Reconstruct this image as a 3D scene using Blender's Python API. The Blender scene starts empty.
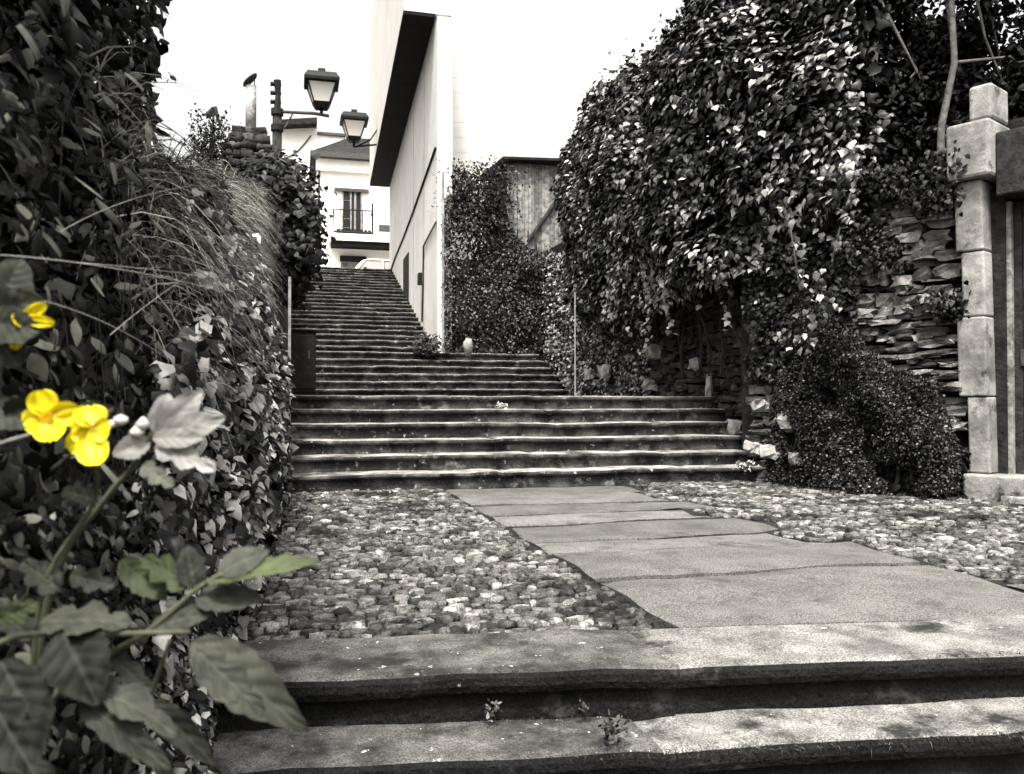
import bpy, math, random
import numpy as np
from math import radians as R, sin, cos, pi
from mathutils import Vector, Matrix, Euler

random.seed(7)
RNG = np.random.default_rng(7)
SC = bpy.context.scene
COL = SC.collection

# ------------------------------------------------------------------ camera
F_PX, CX, CY, HZ = 850.0, 512.0, 387.0, 400.0
YAW, PITCH = R(14.3), math.atan((HZ - CY) / F_PX)
CAM = Vector((0, 0, 0.89))
cam_d = bpy.data.cameras.new('camera')
cam = bpy.data.objects.new('camera', cam_d); COL.objects.link(cam)
cam.location = CAM
cam.rotation_euler = Euler((pi / 2 + PITCH, 0, -YAW), 'XYZ')
cam_d.sensor_width = 36; cam_d.lens = F_PX / 1024 * 36
cam_d.clip_start = 0.05; cam_d.clip_end = 3000
cam_d.dof.use_dof = True; cam_d.dof.focus_distance = 5.0; cam_d.dof.aperture_fstop = 7.5
SC.camera = cam
CM = cam.rotation_euler.to_matrix()

def ray(u, v):
    return CM @ Vector(((u - CX) / F_PX, -(v - CY) / F_PX, -1))
def P(u, v, D):            # measured point at depth D
    return CAM + ray(u, v) * D
def PY(u, v, y):
    r = ray(u, v); return CAM + r * (y / r.y)
def PX(u, v, x):
    r = ray(u, v); return CAM + r * (x / r.x)

# ------------------------------------------------------------------ light
w = bpy.data.worlds.new('World'); SC.world = w; w.use_nodes = True
nt = w.node_tree; nt.nodes.clear()
out = nt.nodes.new('ShaderNodeOutputWorld'); bg = nt.nodes.new('ShaderNodeBackground')
sky = nt.nodes.new('ShaderNodeTexSky'); sky.sky_type = 'NISHITA'; sky.sun_disc = False
SUN_EL, SUN_AZ = R(62), R(-162)         # azimuth clockwise from +Y: high behind the left shoulder
sky.sun_elevation = SUN_EL; sky.sun_rotation = SUN_AZ
sky.dust_density = 9.0; sky.air_density = 1.0
hs = nt.nodes.new('ShaderNodeHueSaturation'); hs.inputs['Saturation'].default_value = 0.0
nt.links.new(sky.outputs[0], hs.inputs['Color']); nt.links.new(hs.outputs[0], bg.inputs[0])
nt.links.new(bg.outputs[0], out.inputs[0]); bg.inputs[1].default_value = 0.15
sun_d = bpy.data.lights.new('sun', 'SUN'); sun = bpy.data.objects.new('sun', sun_d); COL.objects.link(sun)
sun_d.energy = 2.3; sun_d.angle = R(5); sun_d.color = (1, 0.965, 0.92)
sd = Vector((cos(SUN_EL) * sin(SUN_AZ), cos(SUN_EL) * cos(SUN_AZ), sin(SUN_EL)))
sun.rotation_euler = sd.to_track_quat('Z', 'Y').to_euler()
vs = SC.view_settings
vs.view_transform = 'Standard'; vs.look = 'None'; vs.gamma = 1; vs.exposure = 1.6; vs.use_curve_mapping = False

# ------------------------------------------------------------------ materials
def g(v, warm=1.0):
    return (v * (1 + .05 * warm), v, v * (1 - .08 * warm), 1)

def mat(name, c0, c1, scale=6, detail=6, rough=.85, bump=.3, bscale=30, lo=.35, hi=.65, spots=None, grain=0, tone=False,
        stain=None, spec=.07, bdist=.02):
    m = bpy.data.materials.new(name); m.use_nodes = True
    n = m.node_tree.nodes; l = m.node_tree.links
    b = n['Principled BSDF']; b.inputs['Roughness'].default_value = rough
    b.inputs['Specular IOR Level'].default_value = spec
    tc = n.new('ShaderNodeTexCoord')
    nz = n.new('ShaderNodeTexNoise'); nz.inputs['Scale'].default_value = scale; nz.inputs['Detail'].default_value = detail
    nz.inputs['Roughness'].default_value = .62
    l.new(tc.outputs['Object'], nz.inputs['Vector'])
    rp = n.new('ShaderNodeValToRGB'); rp.color_ramp.elements[0].position = lo; rp.color_ramp.elements[1].position = hi
    rp.color_ramp.elements[0].color = c0; rp.color_ramp.elements[1].color = c1
    l.new(nz.outputs[0], rp.inputs[0]); col = rp.outputs[0]
    if grain:
        g2 = n.new('ShaderNodeTexNoise'); g2.inputs['Scale'].default_value = 160; g2.inputs['Detail'].default_value = 3
        l.new(tc.outputs['Object'], g2.inputs['Vector'])
        mr = n.new('ShaderNodeMapRange'); mr.inputs[1].default_value = .38; mr.inputs[2].default_value = .62
        mr.inputs[3].default_value = 1 - grain; mr.inputs[4].default_value = 1 + grain
        l.new(g2.outputs[0], mr.inputs[0])
        mx = n.new('ShaderNodeMix'); mx.data_type = 'RGBA'; mx.blend_type = 'MULTIPLY'; mx.inputs[0].default_value = 1
        l.new(col, mx.inputs[6]); l.new(mr.outputs[0], mx.inputs[7]); col = mx.outputs[2]
    if tone:
        at = n.new('ShaderNodeAttribute'); at.attribute_name = 'tone'
        mx = n.new('ShaderNodeMix'); mx.data_type = 'RGBA'; mx.blend_type = 'MULTIPLY'; mx.inputs[0].default_value = 1
        l.new(col, mx.inputs[6]); l.new(at.outputs['Fac'], mx.inputs[7]); col = mx.outputs[2]
    for (sp, sscale, s0, s1, off) in (stain or []):
        s = n.new('ShaderNodeTexNoise'); s.inputs['Scale'].default_value = sscale; s.inputs['Detail'].default_value = 7
        s.inputs['Roughness'].default_value = .7
        mp = n.new('ShaderNodeMapping'); mp.inputs['Location'].default_value = (off, off * .7, off * 1.3)
        l.new(tc.outputs['Object'], mp.inputs['Vector']); l.new(mp.outputs[0], s.inputs['Vector'])
        mr = n.new('ShaderNodeMapRange'); mr.inputs[1].default_value = s0; mr.inputs[2].default_value = s1
        l.new(s.outputs[0], mr.inputs[0])
        mx = n.new('ShaderNodeMix'); mx.data_type = 'RGBA'
        l.new(mr.outputs[0], mx.inputs[0]); l.new(col, mx.inputs[6]); mx.inputs[7].default_value = sp; col = mx.outputs[2]
    l.new(col, b.inputs['Base Color'])
    if bump:
        bn = n.new('ShaderNodeTexNoise'); bn.inputs['Scale'].default_value = bscale; bn.inputs['Detail'].default_value = 6
        l.new(tc.outputs['Object'], bn.inputs['Vector'])
        bp = n.new('ShaderNodeBump'); bp.inputs['Strength'].default_value = bump; bp.inputs['Distance'].default_value = bdist
        l.new(bn.outputs[0], bp.inputs['Height']); l.new(bp.outputs[0], b.inputs['Normal'])
    return m

def leafmat(name, dark, light, rough=.42, spec=.5, transl=.15, p0=0.0):
    m = bpy.data.materials.new(name); m.use_nodes = True
    n = m.node_tree.nodes; l = m.node_tree.links
    b = n['Principled BSDF']; b.inputs['Roughness'].default_value = rough; b.inputs['Specular IOR Level'].default_value = spec
    at = n.new('ShaderNodeAttribute'); at.attribute_name = 'tone'
    rp = n.new('ShaderNodeValToRGB'); rp.color_ramp.elements[0].color = dark; rp.color_ramp.elements[1].color = light; rp.color_ramp.elements[0].position = p0
    l.new(at.outputs['Fac'], rp.inputs[0])
    tc = n.new('ShaderNodeTexCoord'); nz = n.new('ShaderNodeTexNoise'); nz.inputs['Scale'].default_value = 45
    l.new(tc.outputs['Object'], nz.inputs['Vector'])
    mr = n.new('ShaderNodeMapRange'); mr.inputs[1].default_value = .3; mr.inputs[2].default_value = .7; mr.inputs[3].default_value = .7; mr.inputs[4].default_value = 1.3
    l.new(nz.outputs[0], mr.inputs[0])
    mx = n.new('ShaderNodeMix'); mx.data_type = 'RGBA'; mx.blend_type = 'MULTIPLY'; mx.inputs[0].default_value = 1
    l.new(rp.outputs[0], mx.inputs[6]); l.new(mr.outputs[0], mx.inputs[7])
    l.new(mx.outputs[2], b.inputs['Base Color'])
    if transl:
        t = n.new('ShaderNodeBsdfTranslucent'); l.new(mx.outputs[2], t.inputs[0])
        ms = n.new('ShaderNodeMixShader'); ms.inputs[0].default_value = transl
        l.new(b.outputs[0], ms.inputs[1]); l.new(t.outputs[0], ms.inputs[2]); l.new(ms.outputs[0], n['Material Output'].inputs[0])
    return m

M = {}
M['bed'] = mat('cobble_bed', g(.006), g(.025), 9, bump=.6, bscale=50)
M['cobble'] = mat('cobble_stone', g(.05), g(.17), 14, grain=.4, tone=True, bump=.9, bscale=45, stain=[(g(.012), 2.2, .50, .62, 3), (g(.02), 13, .55, .66, 7)])
M['slab'] = mat('granite_slab', g(.066), g(.105), 3, grain=.6, tone=True, bump=.35, bscale=120, bdist=.008, stain=[(g(.04), 5, .54, .70, 9), (g(.025), 1.3, .60, .74, 4)])
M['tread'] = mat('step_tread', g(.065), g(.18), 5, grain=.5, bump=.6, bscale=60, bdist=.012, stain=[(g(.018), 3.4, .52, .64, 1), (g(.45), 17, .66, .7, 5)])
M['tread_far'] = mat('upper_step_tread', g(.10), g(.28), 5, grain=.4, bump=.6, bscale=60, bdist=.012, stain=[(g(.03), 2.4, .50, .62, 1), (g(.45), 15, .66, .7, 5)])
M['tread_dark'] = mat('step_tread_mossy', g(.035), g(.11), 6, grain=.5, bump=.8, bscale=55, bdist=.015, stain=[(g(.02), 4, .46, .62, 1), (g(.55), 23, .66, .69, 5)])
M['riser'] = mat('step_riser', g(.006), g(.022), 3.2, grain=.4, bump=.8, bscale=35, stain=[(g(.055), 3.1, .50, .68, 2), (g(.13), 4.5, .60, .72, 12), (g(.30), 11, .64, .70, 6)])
M['riser_far'] = mat('shaded_worn_riser', g(.007), g(.03), 3.2, grain=.5, bump=.9, bscale=30, stain=[(g(.085), 2.6, .48, .66, 2), (g(.18), 4.5, .58, .70, 12), (g(.36), 10, .63, .69, 6)])  # near-black base holds painted shade as well as dirt; grey patches are wear
M['riser_dark'] = mat('shaded_riser', g(.004), g(.011), 3, grain=.5, bump=.8, bscale=40, stain=[(g(.035), 5, .60, .72, 2), (g(.18), 12, .68, .72, 6)])  # darkest riser colour: dirt plus shade painted into the stone
M['dark_stone'] = mat('dark_slate_wall', g(.012), g(.05), 5, grain=.3, tone=True, bump=.9, bscale=30, stain=[(g(.02), 2.0, .45, .62, 4), (g(.5), 2.7, .68, .72, 8)])
M['pale_stone'] = mat('rubble_stone', g(.05), g(.16), 7, grain=.25, tone=True, bump=.9, bscale=30, stain=[(g(.03), 3, .52, .66, 4)])
M['mortar'] = mat('dark_mortar', g(.008), g(.025), 9, bump=.6)
M['granite'] = mat('granite_post', g(.17), g(.30), 3, grain=.3, bump=.35, bscale=22, stain=[(g(.09), 2.2, .44, .64, 2), (g(.025), 4.5, .56, .68, 5)])
M['wallcore'] = mat('old_wall', g(.04), g(.10), 4, bump=.9, bscale=18, bdist=.05)
M['soil'] = mat('soil', g(.02), g(.05), 3, bump=.8, bscale=12, bdist=.06)
M['street'] = mat('upper_street', g(.2), g(.3), 2, grain=.2, bump=.3)
M['loose'] = mat('loose_stone', g(.14), g(.34), 9, grain=.2, bump=.8, bscale=30, stain=[(g(.08), 6, .55, .7, 2)])
M['white'] = mat('white_render', g(.72), g(.82), 1.2, bump=.15, bscale=40, rough=.9, stain=[(g(.58), .8, .6, .8, 3)])
M['facade'] = mat('lime_washed_boards', g(.50), g(.56), .9, bump=.15, bscale=30, rough=.9, stain=[(g(.42), .5, .52, .75, 3)])
M['sidewall'] = mat('side_render', g(.46), g(.54), 1.5, bump=.3, bscale=30, rough=.9, stain=[(g(.40), 1.1, .56, .75, 3)])
M['roof'] = mat('dark_tile', g(.008), g(.028), 5, bump=.6, bscale=10, bdist=.05)
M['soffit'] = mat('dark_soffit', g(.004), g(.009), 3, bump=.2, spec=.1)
M['iron'] = mat('black_iron', g(.005), g(.012), 10, bump=.2, rough=.6, spec=.12)
M['greyiron'] = mat('grey_iron', g(.03), g(.06), 10, bump=.2, rough=.6, spec=.2)
M['wood_dark'] = mat('dark_wood', g(.012), g(.035), 12, bump=.5)
M['wood_pale'] = mat('weathered_plank', g(.07), g(.26), 9, bump=.5, tone=True, stain=[(g(.05), 4, .58, .7, 4)])
M['glass_dark'] = mat('window_glass', g(.01), g(.02), 2, bump=0, rough=.5, spec=.12)
M['carpaint'] = mat('pale_car_paint', g(.62), g(.68), 2, bump=0, rough=.25, spec=.5)
M['carglass'] = mat('car_glass', g(.25), g(.38), 2, bump=0, rough=.1, spec=.6)
M['rubber'] = mat('rubber', g(.02), g(.03), 8, bump=.2)
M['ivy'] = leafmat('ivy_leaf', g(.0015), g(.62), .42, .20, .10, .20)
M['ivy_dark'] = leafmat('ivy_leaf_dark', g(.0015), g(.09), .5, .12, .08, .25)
M['bush'] = leafmat('bush_leaf', g(.0015), g(.20), .6, .10, .10, .22)
M['hedge'] = leafmat('hedge_leaf', (.0015, .0015, .0012, 1), (.28, .28, .225, 1), .55, .10, .10, .22)
M['tree'] = leafmat('tree_leaf', g(.0015), g(.10), .6, .08, .08, .25)
M['dry'] = leafmat('dry_grass', (.02, .019, .016, 1), (.52, .50, .43, 1), .7, .2)
M['bark'] = mat('bark', g(.012), g(.04), 9, bump=.8, bscale=20)
M['bark_pale'] = mat('pale_bark', g(.05), g(.11), 9, bump=.8, bscale=20)
M['stem'] = mat('green_stem', (.035, .038, .024, 1), (.075, .08, .05, 1), 20, bump=.2)
M['stem_pale'] = mat('pale_stem', g(.14), g(.24), 20, bump=.2)
M['gleaf'] = leafmat('foreground_leaf', (.004, .0045, .003, 1), (.135, .14, .108, 1), .65, .08, .12)
M['green'] = leafmat('green_leaf', (.006, .008, .003, 1), (.085, .10, .048, 1), .6, .1, .12)
M['petal'] = leafmat('yellow_petal', (.42, .28, .002, 1), (.75, .64, .012, 1), .5, .3, .3)
M['stamen'] = mat('stamen', (.55, .32, .01, 1), (.7, .45, .02, 1), 30, bump=0)
M['paleleaf'] = leafmat('pale_leaf', g(.08), g(.48), .5, .4, .2)
# lantern glass: pale frosted
m = mat('frosted_glass', g(.85), g(.9), 3, bump=0, rough=.5); M['frost'] = m
b = m.node_tree.nodes['Principled BSDF']; b.inputs['Transmission Weight'].default_value = .55

# ------------------------------------------------------------------ object helpers
def tag(o, label=None, cat=None, group=None, kind=None):
    if label: o['label'] = label
    if cat: o['category'] = cat
    if group: o['group'] = group
    if kind: o['kind'] = kind
    return o
def thing(name, label, cat, loc=(0, 0, 0), group=None):
    o = bpy.data.objects.new(name, None); COL.objects.link(o); o.location = loc
    o.empty_display_size = .1
    return tag(o, label, cat, group)
ABS = {}
def link(name, me, parent=None, base=None):
    o = bpy.data.objects.new(name, me); COL.objects.link(o)
    if parent is not None:
        o.parent = parent
        off = Vector((0, 0, 0)); p = parent
        while p is not None: off += Vector(p.location); p = p.parent
        o.location = -off
    elif base is not None:
        b = Vector(base); me.transform(Matrix.Translation(-b)); o.location = b
    return o

class MB:
    def __init__(s): s.v = []; s.f = []; s.mi = []; s.t = []; s.cm = 0; s.ct = 1.0
    def add(s, vs, fs, mi=None, tone=None):
        o = len(s.v); s.v += [tuple(p) for p in vs]; s.t += [s.ct if tone is None else tone] * len(vs)
        for f in fs: s.f.append([i + o for i in f]); s.mi.append(s.cm if mi is None else mi)
    def hexa(s, p, mi=None, tone=None):    # 8 corners: bottom 4 ccw, top 4 ccw
        s.add(p, [(3, 2, 1, 0), (4, 5, 6, 7), (0, 1, 5, 4), (1, 2, 6, 5), (2, 3, 7, 6), (3, 0, 4, 7)], mi, tone)
    def box(s, a, b, mi=None, tone=None):
        (x0, y0, z0), (x1, y1, z1) = [min(p, q) for p, q in zip(a, b)], [max(p, q) for p, q in zip(a, b)]
        s.hexa([(x0, y0, z0), (x1, y0, z0), (x1, y1, z0), (x0, y1, z0), (x0, y0, z1), (x1, y0, z1), (x1, y1, z1), (x0, y1, z1)], mi, tone)
    def prism(s, poly, z0, z1, mi=None):   # ccw polygon
        n = len(poly); s.add([(x, y, z0) for x, y in poly] + [(x, y, z1) for x, y in poly],
              [tuple(range(n - 1, -1, -1)), tuple(range(n, 2 * n))] + [(i, (i + 1) % n, n + (i + 1) % n, n + i) for i in range(n)], mi)
    def obox(s, c, d, L, W, z0, z1, mi=None, tone=None):   # box centred c(x,y) along dir d
        dx, dy = d; nx, ny = -dy, dx; c = Vector(c)
        q = [(c.x + dx * a * L / 2 + nx * b * W / 2, c.y + dy * a * L / 2 + ny * b * W / 2) for a, b in ((-1, -1), (1, -1), (1, 1), (-1, 1))]
        s.hexa([(x, y, z0) for x, y in q] + [(x, y, z1) for x, y in q], mi, tone)
    def tube(s, pts, r, n=7, mi=None, tone=None):
        pts = [Vector(p) for p in pts]; k = len(pts)
        rs = r if isinstance(r, (list, tuple)) else [r] * k
        vs = []; ref = None
        for i, p in enumerate(pts):
            t = (pts[min(i + 1, k - 1)] - pts[max(i - 1, 0)]).normalized()
            if ref is None: ref = Vector((0, 0, 1)) if abs(t.z) < .9 else Vector((1, 0, 0))
            a = t.cross(ref).normalized(); bb = a.cross(t).normalized(); ref = bb
            for j in range(n):
                an = 2 * pi * j / n; vs.append(p + (a * cos(an) + bb * sin(an)) * rs[i])
        fs = [(i * n + j, i * n + (j + 1) % n, (i + 1) * n + (j + 1) % n, (i + 1) * n + j) for i in range(k - 1) for j in range(n)]
        fs += [tuple(range(n - 1, -1, -1)), tuple(range((k - 1) * n, k * n))]
        s.add(vs, fs, mi, tone)
    def build(s, name, mats, parent=None, base=None, smooth=False, bevel=0):
        me = bpy.data.meshes.new(name); me.from_pydata(s.v, [], s.f)
        for m in (mats if isinstance(mats, (list, tuple)) else [mats]): me.materials.append(m)
        me.polygons.foreach_set('material_index', s.mi)
        a = me.attributes.new('tone', 'FLOAT', 'POINT'); a.data.foreach_set('value', s.t)
        if smooth: me.polygons.foreach_set('use_smooth', [True] * len(s.f))
        me.update()
        o = link(name, me, parent, base)
        if bevel:
            bv = o.modifiers.new('bevel', 'BEVEL'); bv.width = bevel; bv.segments = 2; bv.limit_method = 'ANGLE'
        return o

def npmesh(name, V, Fc, mats, tone=None, parent=None, base=None, smooth=True):
    """V (N,3) array, Fc (M,k) array with constant k"""
    me = bpy.data.meshes.new(name); k = Fc.shape[1]
    me.vertices.add(len(V)); me.vertices.foreach_set('co', V.astype(np.float32).ravel())
    me.loops.add(Fc.size); me.loops.foreach_set('vertex_index', Fc.astype(np.int32).ravel())
    me.polygons.add(len(Fc)); me.polygons.foreach_set('loop_start', np.arange(0, Fc.size, k, dtype=np.int32))
    me.materials.append(mats)
    a = me.attributes.new('tone', 'FLOAT', 'POINT')
    a.data.foreach_set('value', (np.ones(len(V)) if tone is None else tone).astype(np.float32))
    me.polygons.foreach_set('use_smooth', np.full(len(Fc), smooth)); me.update(calc_edges=True); me.validate()
    return link(name, me, parent, base)

def vnoise(p, seed=0):
    p = np.asarray(p, float) + seed * 17.31; i = np.floor(p).astype(np.int64); f = p - i; f = f * f * (3 - 2 * f); r = 0
    for dx in (0, 1):
        for dy in (0, 1):
            for dz in (0, 1):
                h = ((i[:, 0] + dx) * 73856093) ^ ((i[:, 1] + dy) * 19349663) ^ ((i[:, 2] + dz) * 83492791)
                h = (h ^ (h >> 13)) * 1274126177 & 0x7fffffff; h = (h ^ (h >> 16)) & 0xffff
                wx = f[:, 0] if dx else 1 - f[:, 0]; wy = f[:, 1] if dy else 1 - f[:, 1]; wz = f[:, 2] if dz else 1 - f[:, 2]
                r = r + wx * wy * wz * h / 65535.0
    return r
def n1(x, y=0, z=0): return float(vnoise(np.array([[x, y, z]]))[0])

# leaf templates: x across, y along, z normal
T_IVY = (np.array([(0, 0, 0), (0, .5, .07), (0, 1, -.10), (.34, -.06, -.03), (.47, .3, -.06), (.26, .62, -.04), (-.34, -.06, -.03), (-.47, .3, -.06), (-.26, .62, -.04)]),
         np.array([(0, 3, 1), (3, 4, 1), (4, 5, 1), (5, 2, 1), (2, 8, 1), (8, 7, 1), (7, 6, 1), (6, 0, 1)]))
T_OVAL = (np.array([(0, 0, 0), (0, .5, .05), (0, 1, -.08), (.26, .3, -.02), (.22, .7, -.05), (-.26, .3, -.02), (-.22, .7, -.05)]),
          np.array([(0, 3, 1), (3, 4, 1), (4, 2, 1), (2, 6, 1), (6, 5, 1), (5, 0, 1)]))
def smooth_leaf(wd):
    tt = [0, .12, .3, .52, .75, .9, 1]; ww = [0, .55, .95, 1, .68, .32, 0]; v = []; f = []
    for t, q in zip(tt, ww):
        for sgn in (-1, 0, 1): v.append((sgn * q * wd, t, (.05 if sgn == 0 else -.02) - .16 * (t - .3) ** 2))
    for i in range(6):
        for j in range(2): f.append((i * 3 + j, i * 3 + j + 1, (i + 1) * 3 + j + 1, (i + 1) * 3 + j))
    return np.array(v), np.array(f)
T_FINE = smooth_leaf(.25); T_SLIM = smooth_leaf(.15)
T_SMALL = (np.array([(0, 0, 0), (.36, .5, .04), (0, 1, -.06), (-.36, .5, .04)]), np.array([(0, 1, 2), (0, 2, 3)]))
T_LONG = (np.array([(0, 0, 0), (.11, .35, .02), (.09, .7, -.05), (0, 1, -.16), (-.09, .7, -.05), (-.11, .35, .02)]),
          np.array([(0, 1, 5), (1, 2, 5), (2, 4, 5), (2, 3, 4)]))

def unit(a): return a / np.maximum(np.linalg.norm(a, axis=1, keepdims=True), 1e-9)
def leafcloud(Pn, Nn, size, tmpl, droop=.8, spread=.7):
    n = len(Pn); T, Fc = tmpl
    N = unit(Nn); d = np.array([0, 0, -1.0]) * droop + RNG.normal(0, spread, (n, 3))
    y = unit(d - N * np.sum(d * N, 1, keepdims=True)); x = np.cross(y, N)
    L = T[None] * size[:, None, None]
    L = L * np.array([1, 1, 1.0]); wob = RNG.uniform(.75, 1.2, (n, 1, 1))
    V = Pn[:, None] + x[:, None] * L[..., 0:1] * wob + y[:, None] * L[..., 1:2] + N[:, None] * L[..., 2:3] * RNG.uniform(.2, 2.6, (n, 1, 1))
    k = len(T); F = (Fc[None] + (np.arange(n) * k)[:, None, None]).reshape(-1, Fc.shape[1])
    return V.reshape(-1, 3), F, k
def leaves(name, Pn, Nn, size, m, tmpl=T_IVY, droop=.8, spread=.7, tones=None, parent=None, base=None):
    V, F, k = leafcloud(Pn, Nn, size, tmpl, droop, spread)
    if tones is None: tones = np.clip(RNG.beta(1.3, 3.5, len(Pn)), 0, 1)
    return npmesh(name, V, F, m, np.repeat(tones, k), parent, base)

def curtain(fn, n, thick, nsc, jit=.35, up=.35, gap=.0, seed=1, minb=.15):
    """leaves over a surface fn(s,t)->(P,N); bumps by noise"""
    s, t = RNG.random(n), RNG.random(n); Pn, Nn = fn(s, t)
    b = .65 * vnoise(Pn * nsc, seed) + .35 * vnoise(Pn * nsc * 2.7, seed + 3)
    keep = b > gap
    dep = thick * (minb + 1.3 * np.clip(b - .15, 0, 1)) * RNG.power(2.2, n)
    Q = Pn + Nn * dep[:, None]
    # slope of the bumps
    e = .06; gx = []
    for ax in range(3):
        dp = np.zeros(3); dp[ax] = e; gx.append((vnoise((Pn + dp) * nsc, seed) - vnoise((Pn - dp) * nsc, seed)) / (2 * e))
    G = np.stack(gx, 1); G = G - Nn * np.sum(G * Nn, 1, keepdims=True)
    N = Nn - G * thick * 1.2 + np.array([0, 0, up]) + RNG.normal(0, jit, (n, 3))
    return Q[keep], N[keep]

def lerp(a, b, t): return np.asarray(a)[None] * (1 - t[:, None]) + np.asarray(b)[None] * t[:, None]

# rounded stone template (26 verts)
def stone_template():
    idx = {}; V = []
    for x in (-1, 0, 1):
        for y in (-1, 0, 1):
            for z in (-1, 0, 1):
                if (x, y, z) == (0, 0, 0): continue
                idx[(x, y, z)] = len(V); V.append((x, y, z))
    F = []
    for ax in range(3):
        for sg in (-1, 1):
            o = [a for a in range(3) if a != ax]
            for i in (-1, 0):
                for j in (-1, 0):
                    q = []
                    for (p, r) in ((i, j), (i + 1, j), (i + 1, j + 1), (i, j + 1)):
                        c = [0, 0, 0]; c[ax] = sg; c[o[0]] = p; c[o[1]] = r; q.append(idx[tuple(c)])
                    flip = (sg == -1) != (ax == 1)
                    F.append(q[::-1] if flip else q)
    return np.array(V, float), np.array(F)
ST_V, ST_F = stone_template()
def stones(C, S, ang, round_=.5, jit=.10):
    """C centres (n,3), S half sizes (n,3), ang yaw (n,)"""
    n = len(C); d = ST_V / np.linalg.norm(ST_V, axis=1, keepdims=True)
    T = ST_V * (1 - round_) * .92 + d * round_ * 1.15
    V = np.repeat(T[None], n, 0) + RNG.normal(0, jit, (n, 26, 3))
    V = V * S[:, None]
    c, s = np.cos(ang)[:, None], np.sin(ang)[:, None]
    X = V[..., 0] * c - V[..., 1] * s; Y = V[..., 0] * s + V[..., 1] * c
    V = np.stack([X, Y, V[..., 2]], 2) + C[:, None]
    F = (ST_F[None] + (np.arange(n) * 26)[:, None, None]).reshape(-1, 4)
    return V.reshape(-1, 3), F

# ------------------------------------------------------------------ dimensions
RS = .157
Y1, T1 = 8.55, .31                  # lower flight
Z1 = 6 * RS                         # landing
Y2, T2, R2 = 16.1, .28, .155
Z2 = Z1 + 6 * R2
Y3, T3, N3 = 18.15, .516, 22
Z3 = 5.34; R3 = (Z3 - Z2) / N3
YT = Y3 + N3 * T3

# ------------------------------------------------------------------ setting
def prof(y):
    return np.interp(y, [-50, 1.6, 2.4, 3.0, 8.5, 10.3, 16.0, 17.8, 18.3, YT - .2, 60], [-1.4, -.9, -.4, -.05, -.05, Z1 - .12, Z1 - .12, Z2 - .12, Z2 - .14, Z3 - .2, Z3 - .25])
# terrain sheet
mb = MB(); ys = [-400, -50, 0, 1.5, 2.4, 3.0, 5, 8.3, 10.5, 16, 17.9, 18.5, 22, 26, YT - .2, 34, 60, 150, 900]; xs = [-700, -60, -8, -.3, 1.5, 3, 5.2, 7, 12, 60, 700]
for y in ys:
    for x in xs: mb.v.append((x, y, float(prof(y)) - .12)); mb.t.append(1)
nx = len(xs)
for j in range(len(ys) - 1):
    for i in range(nx - 1): mb.f.append([j * nx + i, j * nx + i + 1, (j + 1) * nx + i + 1, (j + 1) * nx + i]); mb.mi.append(0)
tag(mb.build('ground', M['soil']), kind='structure')

# plateau bed under cobbles
mb = MB(); mb.prism([(-.6, 3.2), (8.5, 2.1), (8.5, 8.75), (-.6, 8.75)], -.3, -.022)
tag(mb.build('plateau', M['bed']), kind='structure')

# cobbles, laid in rough rows
XS0, XS1 = 1.45, 3.27
RY = [3.0, 3.98, 4.72, 5.2, 5.95, 6.45, 7.05, 7.75, 8.53]; RX = [.06, .10, -.12, .05, -.2, .16, -.08, .12]
def slab_right(y): return XS1 + np.asarray(RX)[np.clip(np.searchsorted(RY, y) - 1, 0, 7)] + .03 * np.sin(y * 7)
C = []; S = []; A = []; Tn = []
for region in (0, 1):
    x0, x1 = ((-.5, XS0 - .015), (XS1 - .15, 6.6))[region]
    y = 2.4
    while y < 8.52:
        rh = random.uniform(.036, .062) * (1 if region == 0 else 1.12)
        x = x0 + random.uniform(0, .08)
        while x < x1:
            L = random.uniform(.036, .092) * (1 if region == 0 else 1.2) * random.choice([.8, 1, 1, 1.4])
            cx, cy = x + L / 2, y + rh / 2 + random.uniform(-.03, .03)
            ok = cx + L / 2 < x1 + .01
            if region == 1 and cx - L / 2 < slab_right(cy) + .01: ok = False
            if random.random() < .06 + .5 * max(0, n1(cx * 1.6, cy * 1.6, 7) - .6): ok = False
            if cy - rh / 2 < 3.275 - .13 * cx or (cx > 2.9 and cy < 3.50 + .05 * sin(cx * 3)): ok = False
            if ok:
                hgt = random.uniform(.012, .026)
                C.append((cx, cy, -.018 + random.uniform(-.012, .008))); S.append((L * .5 * random.uniform(.85, 1.02), rh * .52 * random.uniform(.8, 1.1), hgt))
                A.append(random.gauss(0, .30)); Tn.append(random.choice([.3, .5, .7, .85, 1, 1.2, 1.7]) if random.random() > .03 else 2.6)
            x += L
        y += rh
V, F = stones(np.array(C), np.array(S), np.array(A), .52, .11)
tag(npmesh('cobble_paving', V, F, M['cobble'], np.repeat(np.array(Tn), 26)), kind='structure')

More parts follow.
